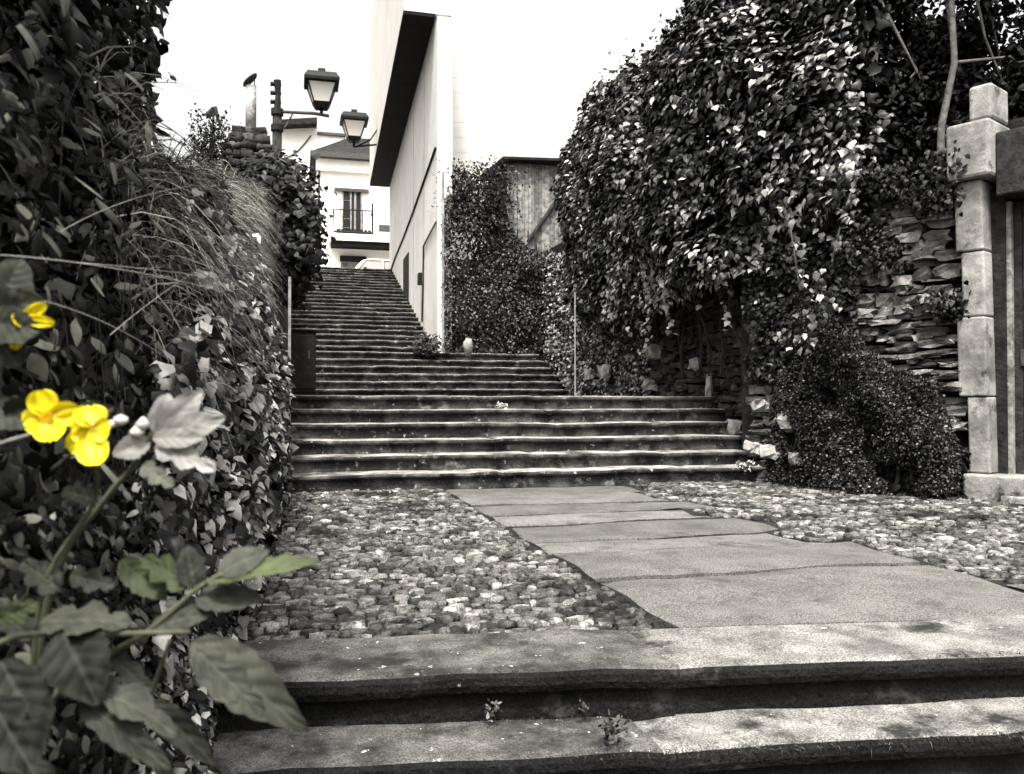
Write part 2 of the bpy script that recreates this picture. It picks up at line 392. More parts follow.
# slab path
mb = MB()
rowsY = [3.0, 3.98, 4.72, 5.2, 5.95, 6.45, 7.05, 7.75, 8.53]
splits = [[]] * 8
for i in range(len(rowsY) - 1):
    ya, yb = rowsY[i], rowsY[i + 1]; mb.ct = [1.0, .92, 1.12, .86, 1.2, .9, 1.05, .85][i]
    cuts = [0] + splits[i] + [1]
    for j in range(len(cuts) - 1):
        def xe(y, c): return XS0 + .012 * sin(y * 9) if c == 0 else (float(slab_right(y)) if c == 1 else XS0 + (XS1 - XS0) * c + .05 * sin(y * 4 + j))
        gap = random.uniform(.004, .012); n = 40; m_ = 8; grid = []
        dz = random.uniform(-.012, .008); tl = random.uniform(-.006, .006)
        def ye(base, x, k): return base + (.27 - .13 * x if k == 0 else 0) + (.035 * sin(x * 2.3 + k * 1.7) + .014 * sin(x * 6.1 + k * 2.9) + .02 * (n1(x * 7, k * 3.0, 2) - .5) if 0 < k < len(rowsY) - 1 else 0)
        for b in range(m_ + 1):
            for a in range(n + 1):
                fy = b / m_; fx = a / n
                ym = ya + (yb - ya) * fy
                xl, xr = xe(ym, cuts[j]) + gap, xe(ym, cuts[j + 1]) - gap
                x = xl + (xr - xl) * fx
                y0_ = ye(ya, x, i) + .010 + (.13 * max(0, n1(x * 1.9, i * 4.1, 1) - .40) * (.6 + n1(x * 14, i, 6)) if i else 0); y1_ = ye(yb, x, i + 1) - .010 - .09 * max(0, n1(x * 2.7, i * 3.3, 4) - .5)
                y = y0_ + (y1_ - y0_) * fy
                z = dz + tl * (fx - .5) + .010 * (n1(x * 2.2, y * 2.2, 3) - .5)
                if a in (0, n) or b in (0, m_): z -= .008
                grid.append((x, y, z))
        W = n + 1
        fs = [(b * W + a, b * W + a + 1, (b + 1) * W + a + 1, (b + 1) * W + a) for b in range(m_) for a in range(n)]
        mb.add(grid, fs)
        rim = [a for a in range(W)] + [b * W + n for b in range(1, m_ + 1)] + [m_ * W + a for a in range(n - 1, -1, -1)] + [b * W for b in range(m_ - 1, 0, -1)]
        lo = [(grid[q][0], grid[q][1], -.05) for q in rim]; k = len(rim)
        o = len(mb.v); mb.add([grid[q] for q in rim] + lo, [(q, k + q, k + (q + 1) % k, (q + 1) % k) for q in range(k)])
grid = []
for b in range(9):
    for a in range(31):
        x = 3.36 + 3.6 * a / 30; y0_ = 3.28 - .13 * x; y1_ = 3.47 + .05 * sin(x * 3); y = y0_ + (y1_ - y0_) * b / 8
        grid.append((x, y, .008 * (n1(x * 2, y * 2, 8) - .5) - (.01 if b in (0, 8) or a in (0, 30) else 0)))
mb.add(grid, [(b * 31 + a, b * 31 + a + 1, (b + 1) * 31 + a + 1, (b + 1) * 31 + a) for b in range(8) for a in range(30)])
tag(mb.build('slab_path', M['slab'], smooth=False), kind='structure')

# landings, upper street
mb = MB(); mb.box((-.4, Y1 + 6 * T1 - .12, Z1 - .3), (5.45, Y2 + .1, Z1 - .006)); tag(mb.build('landing', M['slab']), kind='structure')
mb = MB(); mb.box((-.4, Y2 + 6 * T2 - .12, Z2 - .3), (5.45, Y3 + .1, Z2 - .006)); tag(mb.build('upper_landing', M['slab']), kind='structure')
mb = MB(); mb.box((-14, YT - .1, Z3 - .5), (16, 50, Z3 - .008)); tag(mb.build('upper_street', M['street']), kind='structure')

# ------------------------------------------------------------------ staircases
def step_mesh(x0, x1, y, z0, r, depth, seed, skew=0.0, nblk=3, worn=1.0, nose=.036, sl=.075):
    rnd = random.Random(seed); mb = MB()
    cuts = sorted([x0] + [x0 + (x1 - x0) * (k + rnd.uniform(.25, .75)) / nblk for k in range(1, nblk)] + [x1]) if nblk > 1 else [x0, x1]
    for bi in range(len(cuts) - 1):
        a, b = cuts[bi] + .003, cuts[bi + 1] - .003
        n = max(3, int((b - a) / .09)); dz = rnd.uniform(-.009, .006) * worn; dy = rnd.uniform(-.018, .012) * worn
        rings = []
        for i in range(n + 1):
            x = a + (b - a) * i / n
            wz = (n1(x * 1.3, seed * 3.7) - .5) * .030 * worn + (n1(x * 6, seed * 1.3, 5) - .5) * .014 * worn
            wy = (n1(x * 1.7, seed * 2.1, 9) - .5) * .035 * worn + (n1(x * 9, seed * 2.1, 2) - .5) * .016 * worn
            e = .010 if i in (0, n) else 0
            yy = y + skew * x + dy + wy + e; zt = z0 + r + dz + wz - e
            rb = yy + .008 + (n1(x * 4, seed, 4) - .5) * .02
            rings.append([(x, rb, z0 - .02), (x, rb + .004, zt - sl), (x, yy - nose * .72, zt - sl * .95), (x, yy - nose, zt - sl * .62), (x, yy - nose * .95, zt - sl * .3),
                          (x, yy - nose * .6, zt - .008), (x, yy + .01, zt), (x, yy + .5 * depth, zt - .004), (x, y + skew * x + depth + .09, zt), (x, y + skew * x + depth + .09, z0 - .02)])
        k = len(rings[0]); vs = [p for rg in rings for p in rg]; fs = []; mis = []
        for i in range(n):
            for j in range(k):
                fs.append((i * k + j, (i + 1) * k + j, (i + 1) * k + (j + 1) % k, i * k + (j + 1) % k)); mis.append(0 if j in (5, 6, 7) else 1)  # second slot covers riser and nose front, with shade put into its colour
        o = len(mb.v); mb.add(vs, [])
        for f, q in zip(fs, mis): mb.f.append([t + o for t in f]); mb.mi.append(q)
        mb.f.append([o + t for t in range(k - 1, -1, -1)]); mb.mi.append(1)
        mb.f.append([o + n * k + t for t in range(k)]); mb.mi.append(1)
    return mb
def staircase(label, ys, z0, r, depths, x0f, x1f, loc, seed, mats, nblk=3, worn=1.0, skew=0, **kw):
    t = thing('stone_staircase', label, 'staircase', loc)
    for k, y in enumerate(ys):
        mb = step_mesh(x0f(y), x1f(y), y, z0 + k * r, r, depths[k], seed + k, skew, nblk, worn, **kw)
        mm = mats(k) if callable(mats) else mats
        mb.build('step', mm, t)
    return t
# foreground steps, going down towards the viewer (two blocks each: mossy left, clean right)
t = thing('stone_staircase', 'two broad worn granite steps across the bottom foreground below the cobbles', 'staircase', (3, 2.3, -.5))
for k, (yn, zt, jx) in enumerate(((2.30, -.345, 1.9), (2.58, -.172, 1.10), (2.85, 0.0, 1.26))):
    dep = .43 if k == 2 else .30
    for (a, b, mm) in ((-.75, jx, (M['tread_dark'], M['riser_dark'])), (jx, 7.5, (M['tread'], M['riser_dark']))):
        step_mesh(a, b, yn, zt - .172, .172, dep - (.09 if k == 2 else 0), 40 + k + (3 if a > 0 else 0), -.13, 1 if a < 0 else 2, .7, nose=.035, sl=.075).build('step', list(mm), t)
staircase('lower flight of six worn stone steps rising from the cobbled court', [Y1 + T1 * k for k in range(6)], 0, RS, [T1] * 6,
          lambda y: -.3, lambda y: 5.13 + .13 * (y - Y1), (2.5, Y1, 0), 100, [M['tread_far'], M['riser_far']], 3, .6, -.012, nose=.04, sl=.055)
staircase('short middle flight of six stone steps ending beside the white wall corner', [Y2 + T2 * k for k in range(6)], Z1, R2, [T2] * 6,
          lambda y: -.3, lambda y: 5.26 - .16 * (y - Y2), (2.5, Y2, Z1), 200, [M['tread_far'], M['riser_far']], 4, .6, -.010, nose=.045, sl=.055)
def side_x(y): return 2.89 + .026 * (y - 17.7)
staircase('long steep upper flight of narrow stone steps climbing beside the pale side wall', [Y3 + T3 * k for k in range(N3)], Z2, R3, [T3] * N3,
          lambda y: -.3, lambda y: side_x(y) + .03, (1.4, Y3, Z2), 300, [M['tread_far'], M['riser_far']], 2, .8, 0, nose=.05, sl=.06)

# moss fringe along the noses and at the foot of the risers of the foreground steps
def fmoss(n):
    k = RNG.integers(0, 3, n); yn = np.array([2.30, 2.58, 2.85])[k]; zt = np.array([-.345, -.172, 0.0])[k]; x = RNG.uniform(-.4, 3.6, n)
    foot = RNG.random(n) < .25; keep = vnoise(np.stack([x * 3.1, k * 5.0, x * 0], 1), 9) > np.where(x < 1.2, .22, .48)
    y = yn - .13 * x + np.where(foot, -.005, RNG.uniform(-.032, .0, n)); z = np.where(foot, zt - .17, zt - .008 + RNG.uniform(-.02, .002, n)); z = np.where(keep, z, -1.2)
    return np.stack([x, y, z], 1), np.tile([0, -.55, .5], (n, 1))
def late_moss():
    V, F, tn = blades(9000, fmoss, lambda n: RNG.uniform(.006, .022, n), .0016, None, lean=.7, tones=RNG.beta(1, 3, 9000))
    tag(npmesh('edge_moss', V, F, M['bush'], tn), 'dark moss fringing the front edges of the nearest granite steps', 'moss', kind='stuff')
# ------------------------------------------------------------------ left garden wall and its plants
def ltop(y): return np.interp(y, [0, 2.9, 9.2, 12, YT, 40], [1.5, 1.62, 3.05, 3.3, Z3 + 1.4, Z3 + 1.4])
mb = MB(); ysl = list(np.linspace(-.6, 9.2, 22))
for i in range(len(ysl) - 1):
    a, b = ysl[i], ysl[i + 1]; za, zb = float(ltop(a)), float(ltop(b))
    q = []
    for (y, z) in ((a, za), (b, zb)):
        xf = -.52 + .02 * sin(y * 3)
        q.append([(xf + .09, y, -1.2), (xf, y, z), (-1.1, y, z), (-1.1, y, -1.2)])
    o = len(mb.v); mb.add(q[0] + q[1], [(k, (k + 1) % 4, 4 + (k + 1) % 4, 4 + k)[::-1] for k in range(4)])
    if i == 0: mb.f.append([o, o + 1, o + 2, o + 3]); mb.mi.append(0)
    if i == len(ysl) - 2: mb.f.append([o + 7, o + 6, o + 5, o + 4]); mb.mi.append(0)
gw = mb.build('garden_wall', M['wallcore'], base=(-.8, 4, 0))
tag(gw, 'old garden wall on the left, buried under ivy and dry grass', 'wall')
mb = MB()
for (a, b) in ((9.22, 16), (16, 22), (22, YT)):
    za, zb = float(ltop(a)), float(ltop(b))
    mb.hexa([(-.2, a, -.2), (-.2, b, -.2), (-.9, b, -.2), (-.9, a, -.2), (-.12, a, za), (-.12, b, zb), (-.9, b, zb), (-.9, a, za)][0:4][::-1] + [(-.9, a, za), (-.9, b, zb), (-.12, b, zb), (-.12, a, za)])
tag(mb.build('stair_wall', M['mortar'], base=(-.5, 15, 1)), 'dark wall along the left side of the upper stairs', 'wall')
mb = MB(); mb.prism([(-12, 0), (-1.0, 0), (-1.0, 9), (-.85, 12), (-.85, 29), (-12, 29)], -.5, 1.3)
tag(mb.build('left_terrace', M['soil']), kind='structure')

# near hedge (tall, big leaves, upper left)
def f_hedge(s, t):
    y = .9 + 2.0 * s; z = -.6 + 4.6 * t
    x = np.full_like(y, -.50) + .08 * np.clip((1.6 - z) / 1.6, -.6, 1)
    p = np.stack([x, y, z], 1); nrm = np.tile([.93, -.3, .1], (len(s), 1)); return p, nrm
root = thing('hedge', 'tall dark hedge with large soft leaves in the upper left corner', 'hedge', (-.5, 2, 0))
Q, N = curtain(f_hedge, 11000, .20, 3.2, jit=.5, up=.25, seed=2)
tn = np.clip(RNG.beta(1.1, 5, len(Q)), 0, 1); leaves('foliage', Q, N, RNG.uniform(.018, .05, len(Q)), M['hedge'], T_FINE, .9, .7, tn, root)
# far end face of hedge, depth so that it hides sky
n = 24000; s = RNG.random(n); Q = np.stack([-.44 - 1.0 * RNG.random(n), .7 + 2.35 * RNG.random(n) ** .45, 1.0 + 3.2 * s ** .9], 1)
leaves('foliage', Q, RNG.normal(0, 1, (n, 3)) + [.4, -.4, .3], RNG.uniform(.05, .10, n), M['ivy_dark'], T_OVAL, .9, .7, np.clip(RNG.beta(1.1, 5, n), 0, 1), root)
# long pale strap leaves
mbl = []
n = 34; s = RNG.random(n)
Q = np.stack([-.36 + .08 * RNG.random(n), 1.25 + 1.1 * RNG.random(n), .55 + 1.0 * s], 1)
leaves('foliage', Q, RNG.normal(0, .35, (n, 3)) + [.6, -.55, .5], RNG.uniform(.035, .075, n), M['hedge'], T_SLIM, 1.0, .6, RNG.uniform(.3, .62, n), root)
mb = MB()
for k in range(9):
    y = random.uniform(1.5, 2.5); z0 = random.uniform(-.3, .3); x = -.40
    pts = [Vector((x + random.gauss(0, .02), y, z0))]
    for q in range(6): pts.append(pts[-1] + Vector((random.gauss(.004, .02), random.gauss(0, .04), random.uniform(.12, .3))))
    mb.tube(pts, [.0025 - .0003 * q for q in range(7)], 5)
mb.build('stem', M['wood_dark'], root)

# lower ivy: shingled glossy leaves bulging towards the path
def xface(y, z):   # outer face of the ivy
    xb = np.interp(y, [1.2, 3.0, 5, 7, 9.3], [-.27, -.19, -.14, -.09, -.06])
    return xb - .25 * np.clip((z - .9) / 1.4, 0, 1) ** 1.0
def f_lowivy(s, t):
    y = 1.9 + 7.3 * s ** 1.1; zt = np.interp(y, [1.5, 3, 5, 9.3], [.9, 1.25, 1.55, 1.95]); z = -.35 * (y < 3) - .02 + (zt + .3) * t
    p = np.stack([xface(y, z) - .10, y, z], 1); return p, np.tile([.66, -.66, .45], (len(s), 1))
root = thing('ivy', 'glossy shingled ivy covering the lower left garden wall along the cobbles', 'ivy', (-.25, 5, 0))
Q, N = curtain(f_lowivy, 12500, .22, 3.0, jit=.55, up=.5, seed=5, gap=.2)
sz = RNG.uniform(.034, .075, len(Q)) * np.interp(Q[:, 1], [2, 4, 9], [.7, .95, 1.5])
leaves('foliage', Q, N, sz, M['ivy'], T_IVY, 1.2, .45, np.clip(RNG.beta(.5, 1.7, len(Q)), 0, .9), root)  # random pale leaf tones also stand in for glossy highlights
mb = MB()
for k in range(30):
    y = random.uniform(2, 9); p = Vector((float(xface(np.array([y]), np.array([.2]))[0]) - .12, y, 0)); pts = [p]
    for q in range(6): pts.append(pts[-1] + Vector((-.03, random.gauss(0, .1), random.uniform(.12, .3))))
    mb.tube(pts, .009, 5)
mb.build('twigs', M['bark'], root)

# upper wall face: dry tangled creeper and grass between
def f_up(s, t):
    y = 2.6 + 6.6 * s; zt = ltop(y); z0 = np.interp(y, [1.5, 3, 5, 9.3], [.8, 1.1, 1.35, 1.75]); z = z0 + (zt - z0) * t
    p = np.stack([xface(y, z) - .12, y, z], 1); return p, np.tile([.85, -.4, .35], (len(s), 1))
root = thing('creeper', 'small leaved straggling creeper on the upper left garden wall', 'creeper', (-.4, 5, 1.2))
Q, N = curtain(f_up, 14000, .16, 3.0, jit=.6, up=.3, seed=8, gap=.2)
leaves('foliage', Q, N, RNG.uniform(.02, .045, len(Q)), M['hedge'], T_FINE, .8, .9, np.clip(RNG.beta(1.1, 3.0, len(Q)), 0, 1), root)
# grass: blades
def blades(n, fn, L, wid, m, name='grass', lean=.5, tones=None):
    Pn, dirn = fn(n); seg = 4
    L = L(n); a = unit(dirn + RNG.normal(0, lean, (n, 3))); side = unit(np.cross(a, RNG.normal(0, 1, (n, 3))))
    V = []; 
    for k in range(seg + 1):
        f = k / seg; c = Pn + a * (L * f)[:, None] + np.array([0, 0, -1.0]) * (L * .75 * f * f)[:, None]
        ww = wid * (1 - f * .9); V.append(c - side * ww); V.append(c + side * ww)
    V = np.stack(V, 1); k = V.shape[1]
    Fc = np.array([(2 * i, 2 * i + 1, 2 * i + 3, 2 * i + 2) for i in range(seg)])
    F = (Fc[None] + (np.arange(n) * k)[:, None, None]).reshape(-1, 4)
    tn = RNG.beta(1.5, 2.2, n) if tones is None else tones
    return V.reshape(-1, 3), F, np.repeat(tn, k)
def fgr(n):
    y = 1.9 + 7.3 * RNG.random(n) ** .9; t = RNG.random(n); zt = ltop(y); z0 = np.interp(y, [1.9, 3, 5, 9.3], [.75, 1.05, 1.4, 2.0]); z = z0 + (zt + .05 - z0) * t ** .6
    return np.stack([xface(y, z) - .06 - .05 * RNG.random(n), y, z], 1), np.tile([.5, -.25, .75], (n, 1))
V, F, tn = blades(5600, fgr, lambda n: RNG.uniform(.08, .38, n), .0024, None, lean=.9, tones=RNG.beta(.8, 2.2, 5600))
tag(npmesh('dry_grass', V, F, M['dry'], tn), 'pale dry grass tufts growing on the left garden wall', 'grass', kind='stuff')
late_moss()
# long thin stalks reaching across
mb = MB()
stalks = [((0, 255), (110, 262), (225, 292), .95), ((40, 300), (120, 320), (185, 372), 1.05), ((60, 232), (120, 196), (190, 186), 1.2),
          ((110, 335), (150, 300), (200, 268), 1.3), ((70, 262), (150, 268), (215, 278), 1.2), ((140, 300), (170, 330), (195, 365), 1.3)]
for a, b, c, D in stalks:
    A_, B_, C_ = P(*a, D), P(*b, D * 1.12), P(*c, D * 1.35)
    pts = [A_ * (1 - t) ** 2 + B_ * 2 * t * (1 - t) + C_ * t * t for t in [q / 12 for q in range(13)]]
    mb.tube(pts, [.0008 - .00004 * q for q in range(13)], 5)
tag(mb.build('grass_stalk', M['stem_pale'], base=(-.35, 1.8, .9)), 'long thin pale grass stalks arching out of the left hedge', 'grass', kind='stuff')

# dark ivy bush over the wall end
root = thing('ivy', 'dark ivy bush spilling over the far end of the left wall', 'ivy', (-.1, 9.6, 1.0))
n = 13000; cl = []
for k in range(90):
    a = random.random()
    u = random.uniform(258, 298); v = random.uniform(168, 285); cl.append(P(u + (6 if 200 < v < 260 else -4), v, random.uniform(8.8, 10.0)))
cl = np.array([tuple(c) for c in cl]); ci = RNG.integers(0, 90, n)
Q = cl[ci] + RNG.normal(0, .10, (n, 3)); ctr = np.array([-.15, 9.8, 2.4])
leaves('foliage', Q, unit(Q - ctr) + RNG.normal(0, .45, (n, 3)) + [0, -.3, .3], RNG.uniform(.05, .10, n), M['ivy_dark'], T_IVY, 1.1, .5, np.clip(RNG.beta(1.1, 4, n), 0, 1), root)
# stray sprigs
n = 150; uu = RNG.uniform(300, 326, n); vv = RNG.uniform(172, 268, n)
Q = np.array([tuple(P(a, b, 9.8)) for a, b in zip(uu, vv)])
leaves('foliage', Q, RNG.normal(0, 1, (n, 3)), RNG.uniform(.03, .07, n), M['ivy_dark'], T_IVY, .8, .8, np.clip(RNG.beta(1.1, 4, n), 0, 1), root)
mb = MB()
for k in range(14):
    a = P(random.uniform(268, 290), random.uniform(200, 290), 9.8); pts = [a]
    for q in range(4): pts.append(pts[-1] + Vector((random.uniform(.02, .11), random.gauss(0, .05), random.gauss(.02, .07))))
    mb.tube(pts, [.008, .007, .006, .004, .003], 5)
mb.build('stem', M['bark'], root)

# ------------------------------------------------------------------ items on the left
# pale wooden post at the wall end
a = P(291, 400, 9.0)
mb = MB(); mb.box((-.075, 8.96, .0), (-.045, 9.0, 2.15))
tag(mb.build('marker_post', M['stem_pale'], base=(-.06, 8.98, 0), bevel=.004), 'thin pale upright post at the end of the left wall', 'post')
# black cabinet on landing
root = thing('metal_cabinet', 'black metal cabinet standing on the landing at the left of the stairs', 'cabinet', (.1, 11.6, Z1))
x0, x1 = PY(291, 350, 11.6).x, PY(316, 350, 11.6).x; zt = PY(300, 331, 11.6).z
mb = MB(); mb.box((x0, 11.6, Z1 + .05), (x1, 11.95, zt)); mb.build('body', M['iron'], root, bevel=.01)
mb = MB(); mb.box((x0 + .02, 11.585, Z1 + .1), (x1 - .02, 11.598, zt - .05)); mb.build('door', M['iron'], root, bevel=.004)
mb = MB(); mb.box((x0 - .02, 11.57, zt + .001), (x1 + .02, 11.98, zt + .025)); mb.build('lid', M['iron'], root, bevel=.006)
mb = MB(); mb.box((x0 + .01, 11.62, Z1 - .01), (x1 - .01, 11.93, Z1 + .049)); mb.build('plinth', M['mortar'], root)
mb = MB(); mb.box((x1 - .1, 11.575, Z1 + .5), (x1 - .08, 11.584, Z1 + .6)); mb.build('handle', M['greyiron'], root)

# chimney behind the wall
D = 12.5; c = P(250, 150, D); r_ = 1 * D / F_PX
root = thing('chimney', 'rough stone chimney stack with a capped metal flue behind the left wall', 'chimney', (c.x, c.y, 1.3))
C = []; S = []; A = []
z = 1.3
ztop = P(250, 131, D).z
while z < ztop:
    hw = .35 if z < ztop - .33 else .30 - .1 * (z - ztop + .33) / .33
    h = random.uniform(.09, .15)
    for k in range(4):
        for q in (-1, 0, 1):
            an = k * pi / 2; px, py = hw * .8, q * hw * .62
            C.append((c.x + px * cos(an) - py * sin(an), c.y + px * sin(an) + py * cos(an), z + h / 2)); S.append((hw * .24, hw * .34, h * .52)); A.append(an + random.gauss(0, .1))
    z += h
V, F = stones(np.array(C), np.array(S), np.array(A), .4, .14)
npmesh('stack', V, F, M['dark_stone'], np.repeat(RNG.uniform(.6, 1.8, len(C)), 26), root)
mb = MB(); mb.box((c.x - .24, c.y - .24, 1.3), (c.x + .24, c.y + .24, ztop - .02)); mb.build('core', M['mortar'], root)
fz = P(250, 86, D).z; fx = P(251, 100, D)
mb = MB(); mb.tube([(fx.x, fx.y, ztop - .05), (fx.x, fx.y, fz)], 5.2 * r_, 12); mb.build('flue', M['loose'], root, smooth=True)
mb = MB(); cz = P(250, 80, D).z
a = P(243, 86, D); b = P(257, 76, D); dv = (b - a)
ring = []
for s_ in (0, 1):
    for k in range(14):
        an = 2 * pi * k / 14; pt = (a + b) / 2 + dv * .5 * cos(an) + Vector((0, .13 * sin(an), .03 * s_)); ring.append(pt)
ring.append((a + b) / 2 + Vector((0.02, 0, .07)))
mb.add(ring, [(k, (k + 1) % 14, 14 + (k + 1) % 14, 14 + k) for k in range(14)] + [(14 + k, 14 + (k + 1) % 14, 28) for k in range(14)] + [tuple(range(13, -1, -1))])
for k in (-1, 1): mb.tube([(fx.x + k * .05, fx.y, fz - .05), (fx.x + k * .05, fx.y, cz)], .008, 5)
mb.build('cowl', M['iron'], root)

# shrub on the wall top
c = P(208, 150, 7.4)
root = thing('shrub', 'wispy dark shrub growing above the left wall against the sky', 'shrub', (c.x, c.y, 1.3))
mb = MB(); tips = []
for k in range(16):
    p = Vector((c.x + random.gauss(0, .05), c.y + random.gauss(0, .05), 1.3)); pts = [p]
    tgt = P(random.uniform(190, 224), random.uniform(112, 160), 7.4 + random.uniform(-.2, .2))
    for q in range(1, 6): pts.append(p.lerp(tgt, q / 5) + Vector((random.gauss(0, .02), random.gauss(0, .02), 0)))
    mb.tube(pts, [.012 - .002 * q for q in range(6)], 5); tips += [p.lerp(tgt, q) for q in (.7, .78, .85, .92, 1.0)]
t2 = P(214, 108, 7.4); mb.tube([Vector((c.x, c.y, 1.3)), P(212, 140, 7.4), t2], [.02, .014, .01], 6)
mb.tube([t2, P(207, 117, 7.4)], [.02, .03], 6); mb.tube([t2, P(216, 112, 7.4), P(222, 132, 7.4)], [.03, .02, .004], 6)
mb.build('stem', M['bark'], root)
tips = np.array([tuple(p) for p in tips]); n = 4500; Q = tips[RNG.integers(0, len(tips), n)] + RNG.normal(0, .05, (n, 3))
leaves('foliage', Q, RNG.normal(0, 1, (n, 3)), RNG.uniform(.015, .04, n), M['tree'], T_OVAL, .2, 1, None, root)

# wooden pole and the lantern on its bracket
D = 11.4; pb = P(277, 165, D); pt = P(277, 80, D)
root = thing('lamp_pole', 'dark wooden pole with knobbly top standing behind the ivy bush', 'pole', (pb.x, pb.y, 1.3))
mb = MB(); mb.tube([(pb.x, pb.y, 1.3), (pb.x, pb.y, 3), (pb.x, pb.y, P(277, 110, D).z)], [.075, .07, .062], 9)
mb.build('pole', M['wood_dark'], root, smooth=True)
mb = MB(); mb.tube([(pb.x, pb.y, P(277, 111, D).z), (pb.x + .01, pb.y, P(277, 95, D).z), (pb.x, pb.y, pt.z)], [.05, .035, .05], 8)
for k in range(3):
    zz = P(277, 84 + 9 * k, D).z; mb.tube([(pb.x - .09, pb.y, zz), (pb.x + .05, pb.y, zz + .01)], .03, 6)
mb.build('insulator', M['iron'], root)
mb = MB()
for zz in (P(277, 112, D).z, P(277, 128, D).z):
    mb = MB(); mb.tube([(pb.x, pb.y, zz - .04), (pb.x, pb.y, zz + .04)], .085, 10); mb.build('clamp', M['iron'], root)

def lantern(root, c, s):
    """c = centre bottom of cup, s = metres per photo pixel of the near lantern"""
    def ring(h, z): return [(c.x - h * s, c.y - h * s, c.z + z * s), (c.x + h * s, c.y - h * s, c.z + z * s), (c.x + h * s, c.y + h * s, c.z + z * s), (c.x - h * s, c.y + h * s, c.z + z * s)]
    def frustum(mb, h0, z0, h1, z1): mb.hexa(ring(h0, z0) + ring(h1, z1))
    k = .82
    mb = MB(); frustum(mb, 20.5 * k, 24, 21 * k, 27); frustum(mb, 21 * k, 27.05, 17 * k, 33); frustum(mb, 17 * k, 33.05, 5 * k, 36.5); cap = mb.build('cap', M['iron'], root, bevel=.004)
    mb = MB(); frustum(mb, 4.6 * k, 36.6, 4.2 * k, 40); mb.build('finial', M['iron'], cap, bevel=.004)
    mb = MB()
    a, b = ring(9 * k, 5.05), ring(16 * k, 23.9)
    mb.hexa(a + b); mb.build('glass', M['frost'], root)
    mb = MB(); a, b = ring(9.3 * k, 5), ring(16.6 * k, 24)
    for p, q in zip(a, b): mb.tube([p, q], .8 * s, 6)
    for i in range(4):
        mb.tube([b[i], b[(i + 1) % 4]], 1.0 * s, 6); mb.tube([a[i], a[(i + 1) % 4]], .8 * s, 6)
    mb.build('frame', M['iron'], root)
    mb = MB(); frustum(mb, 7 * k, 0, 10.4 * k, 5); mb.build('base', M['iron'], root, bevel=.003)
    mb = MB(); mb.tube([(c.x, c.y, c.z + 2 * s), (c.x, c.y, c.z - 6 * s)], 1.6 * s, 8); mb.build('stem', M['iron'], root, smooth=True)
c = P(321.5, 109, D)
root = thing('street_lamp', 'near street lantern with frosted panes on an arm from the wooden pole', 'street lamp', (c.x, c.y, c.z))
lantern(root, c, D / F_PX)
za = P(300, 114, D).z; zb = P(300, 112, D).z
mb = MB(); mb.tube([(pb.x, pb.y, zb + .01), (c.x - .1, c.y, za), (c.x + .1, c.y, za - .02)], .022, 8)
pts = [(pb.x + .02, pb.y, P(277, 140, D).z + .1), (pb.x + .12, pb.y, P(277, 132, D).z + .1), (pb.x + .2, pb.y, za + .02)]
mb.tube(pts, .012, 6); mb.build('bracket', M['greyiron'], root, smooth=True)

# ------------------------------------------------------------------ jettied white building on the right of the stairs
Yn, Yf = 17.7, 30.2
sx = lambda y: side_x(y)
ZS0, ZS1 = .89 + 8.30, .89 + 7.62            # soffit near / far
root = thing('white_building', 'tall white rendered building with an overhanging upper floor beside the upper stairs', 'building', (5, 24, Z2))
# lower body: L plan
mb = MB(); ZT = 14.5
mb.prism([(sx(Yn), Yn), (3.2, Yn), (3.2, 22), (9.6, 22), (9.6, Yf), (sx(Yf), Yf)], 1.0, ZS1 + .5)
o = mb.build('wall', M['sidewall'], root)
mb = MB()   # upper floor
ov = .70
lo = [(sx(18.0) - ov, 17.98, ZS0), (3.24, 17.98, ZS0), (3.24, 22.0, ZS0), (9.6, 22.0, ZS0), (9.6, Yf + .02, ZS1), (sx(Yf) - ov, Yf + .02, ZS1)]
n = 6; mb.add(lo + [(x, y, ZT) for x, y, z in lo], [tuple(range(5, -1, -1)), tuple(range(6, 12))] + [(i, (i + 1) % n, n + (i + 1) % n, n + i) for i in range(n)])
mb.build('upper_floor', M['facade'], root)
mb = MB()   # front face skin below, white, with shallow board courses
zc = 1.5
while zc < ZS0 - .3:
    mb.box((3.26, 21.985, zc), (9.6, 21.996, zc + .391)); zc += .395
while zc < ZT - .4:
    mb.box((3.26, 21.985, zc), (9.6, 21.996, zc + .391)); zc += .395
mb.build('cladding', M['facade'], root, bevel=.004)
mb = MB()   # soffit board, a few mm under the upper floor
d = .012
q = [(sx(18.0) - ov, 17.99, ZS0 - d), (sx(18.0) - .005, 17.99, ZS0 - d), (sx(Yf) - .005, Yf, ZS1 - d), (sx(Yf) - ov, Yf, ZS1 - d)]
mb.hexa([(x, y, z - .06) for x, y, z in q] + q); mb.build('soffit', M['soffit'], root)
mb = MB()   # corner strip of pale plaster on the pier
mb.box((sx(Yn) + .004, Yn - .012, Z2 - .1), (3.2, Yn - .001, 9.0)); mb.build('corner_face', M['white'], root)
def on_side(u, v, out=0.0):
    r = ray(u, v)      # intersect x = 2.89+.026(y-17.7)-out
    k = (2.89 - out - .026 * 17.7) / (r.x - .026 * r.y); return CAM + r * k
mb = MB(); pts = [on_side(435.5, 148, .02), on_side(413, 212, .02), on_side(404, 236, .02), on_side(395, 258, .02), on_side(389.5, 274, .02)]
mb.tube(pts, .028, 6); mb.build('cable', M['iron'], root, smooth=True)
mb = MB(); pts = [on_side(436, 222, .03), on_side(423.5, 246, .03), on_side(423, 280, .03), on_side(422, 322, .03)]
mb.tube(pts, .022, 6); mb.build('pipe', M['greyiron'], root, smooth=True)
mb = MB(); p = on_side(420.5, 279, .05); mb.box((p.x - .06, p.y - .12, p.z - .14), (p.x + .09, p.y + .12, p.z + .14)); mb.build('meter_box', M['iron'], root, bevel=.01)
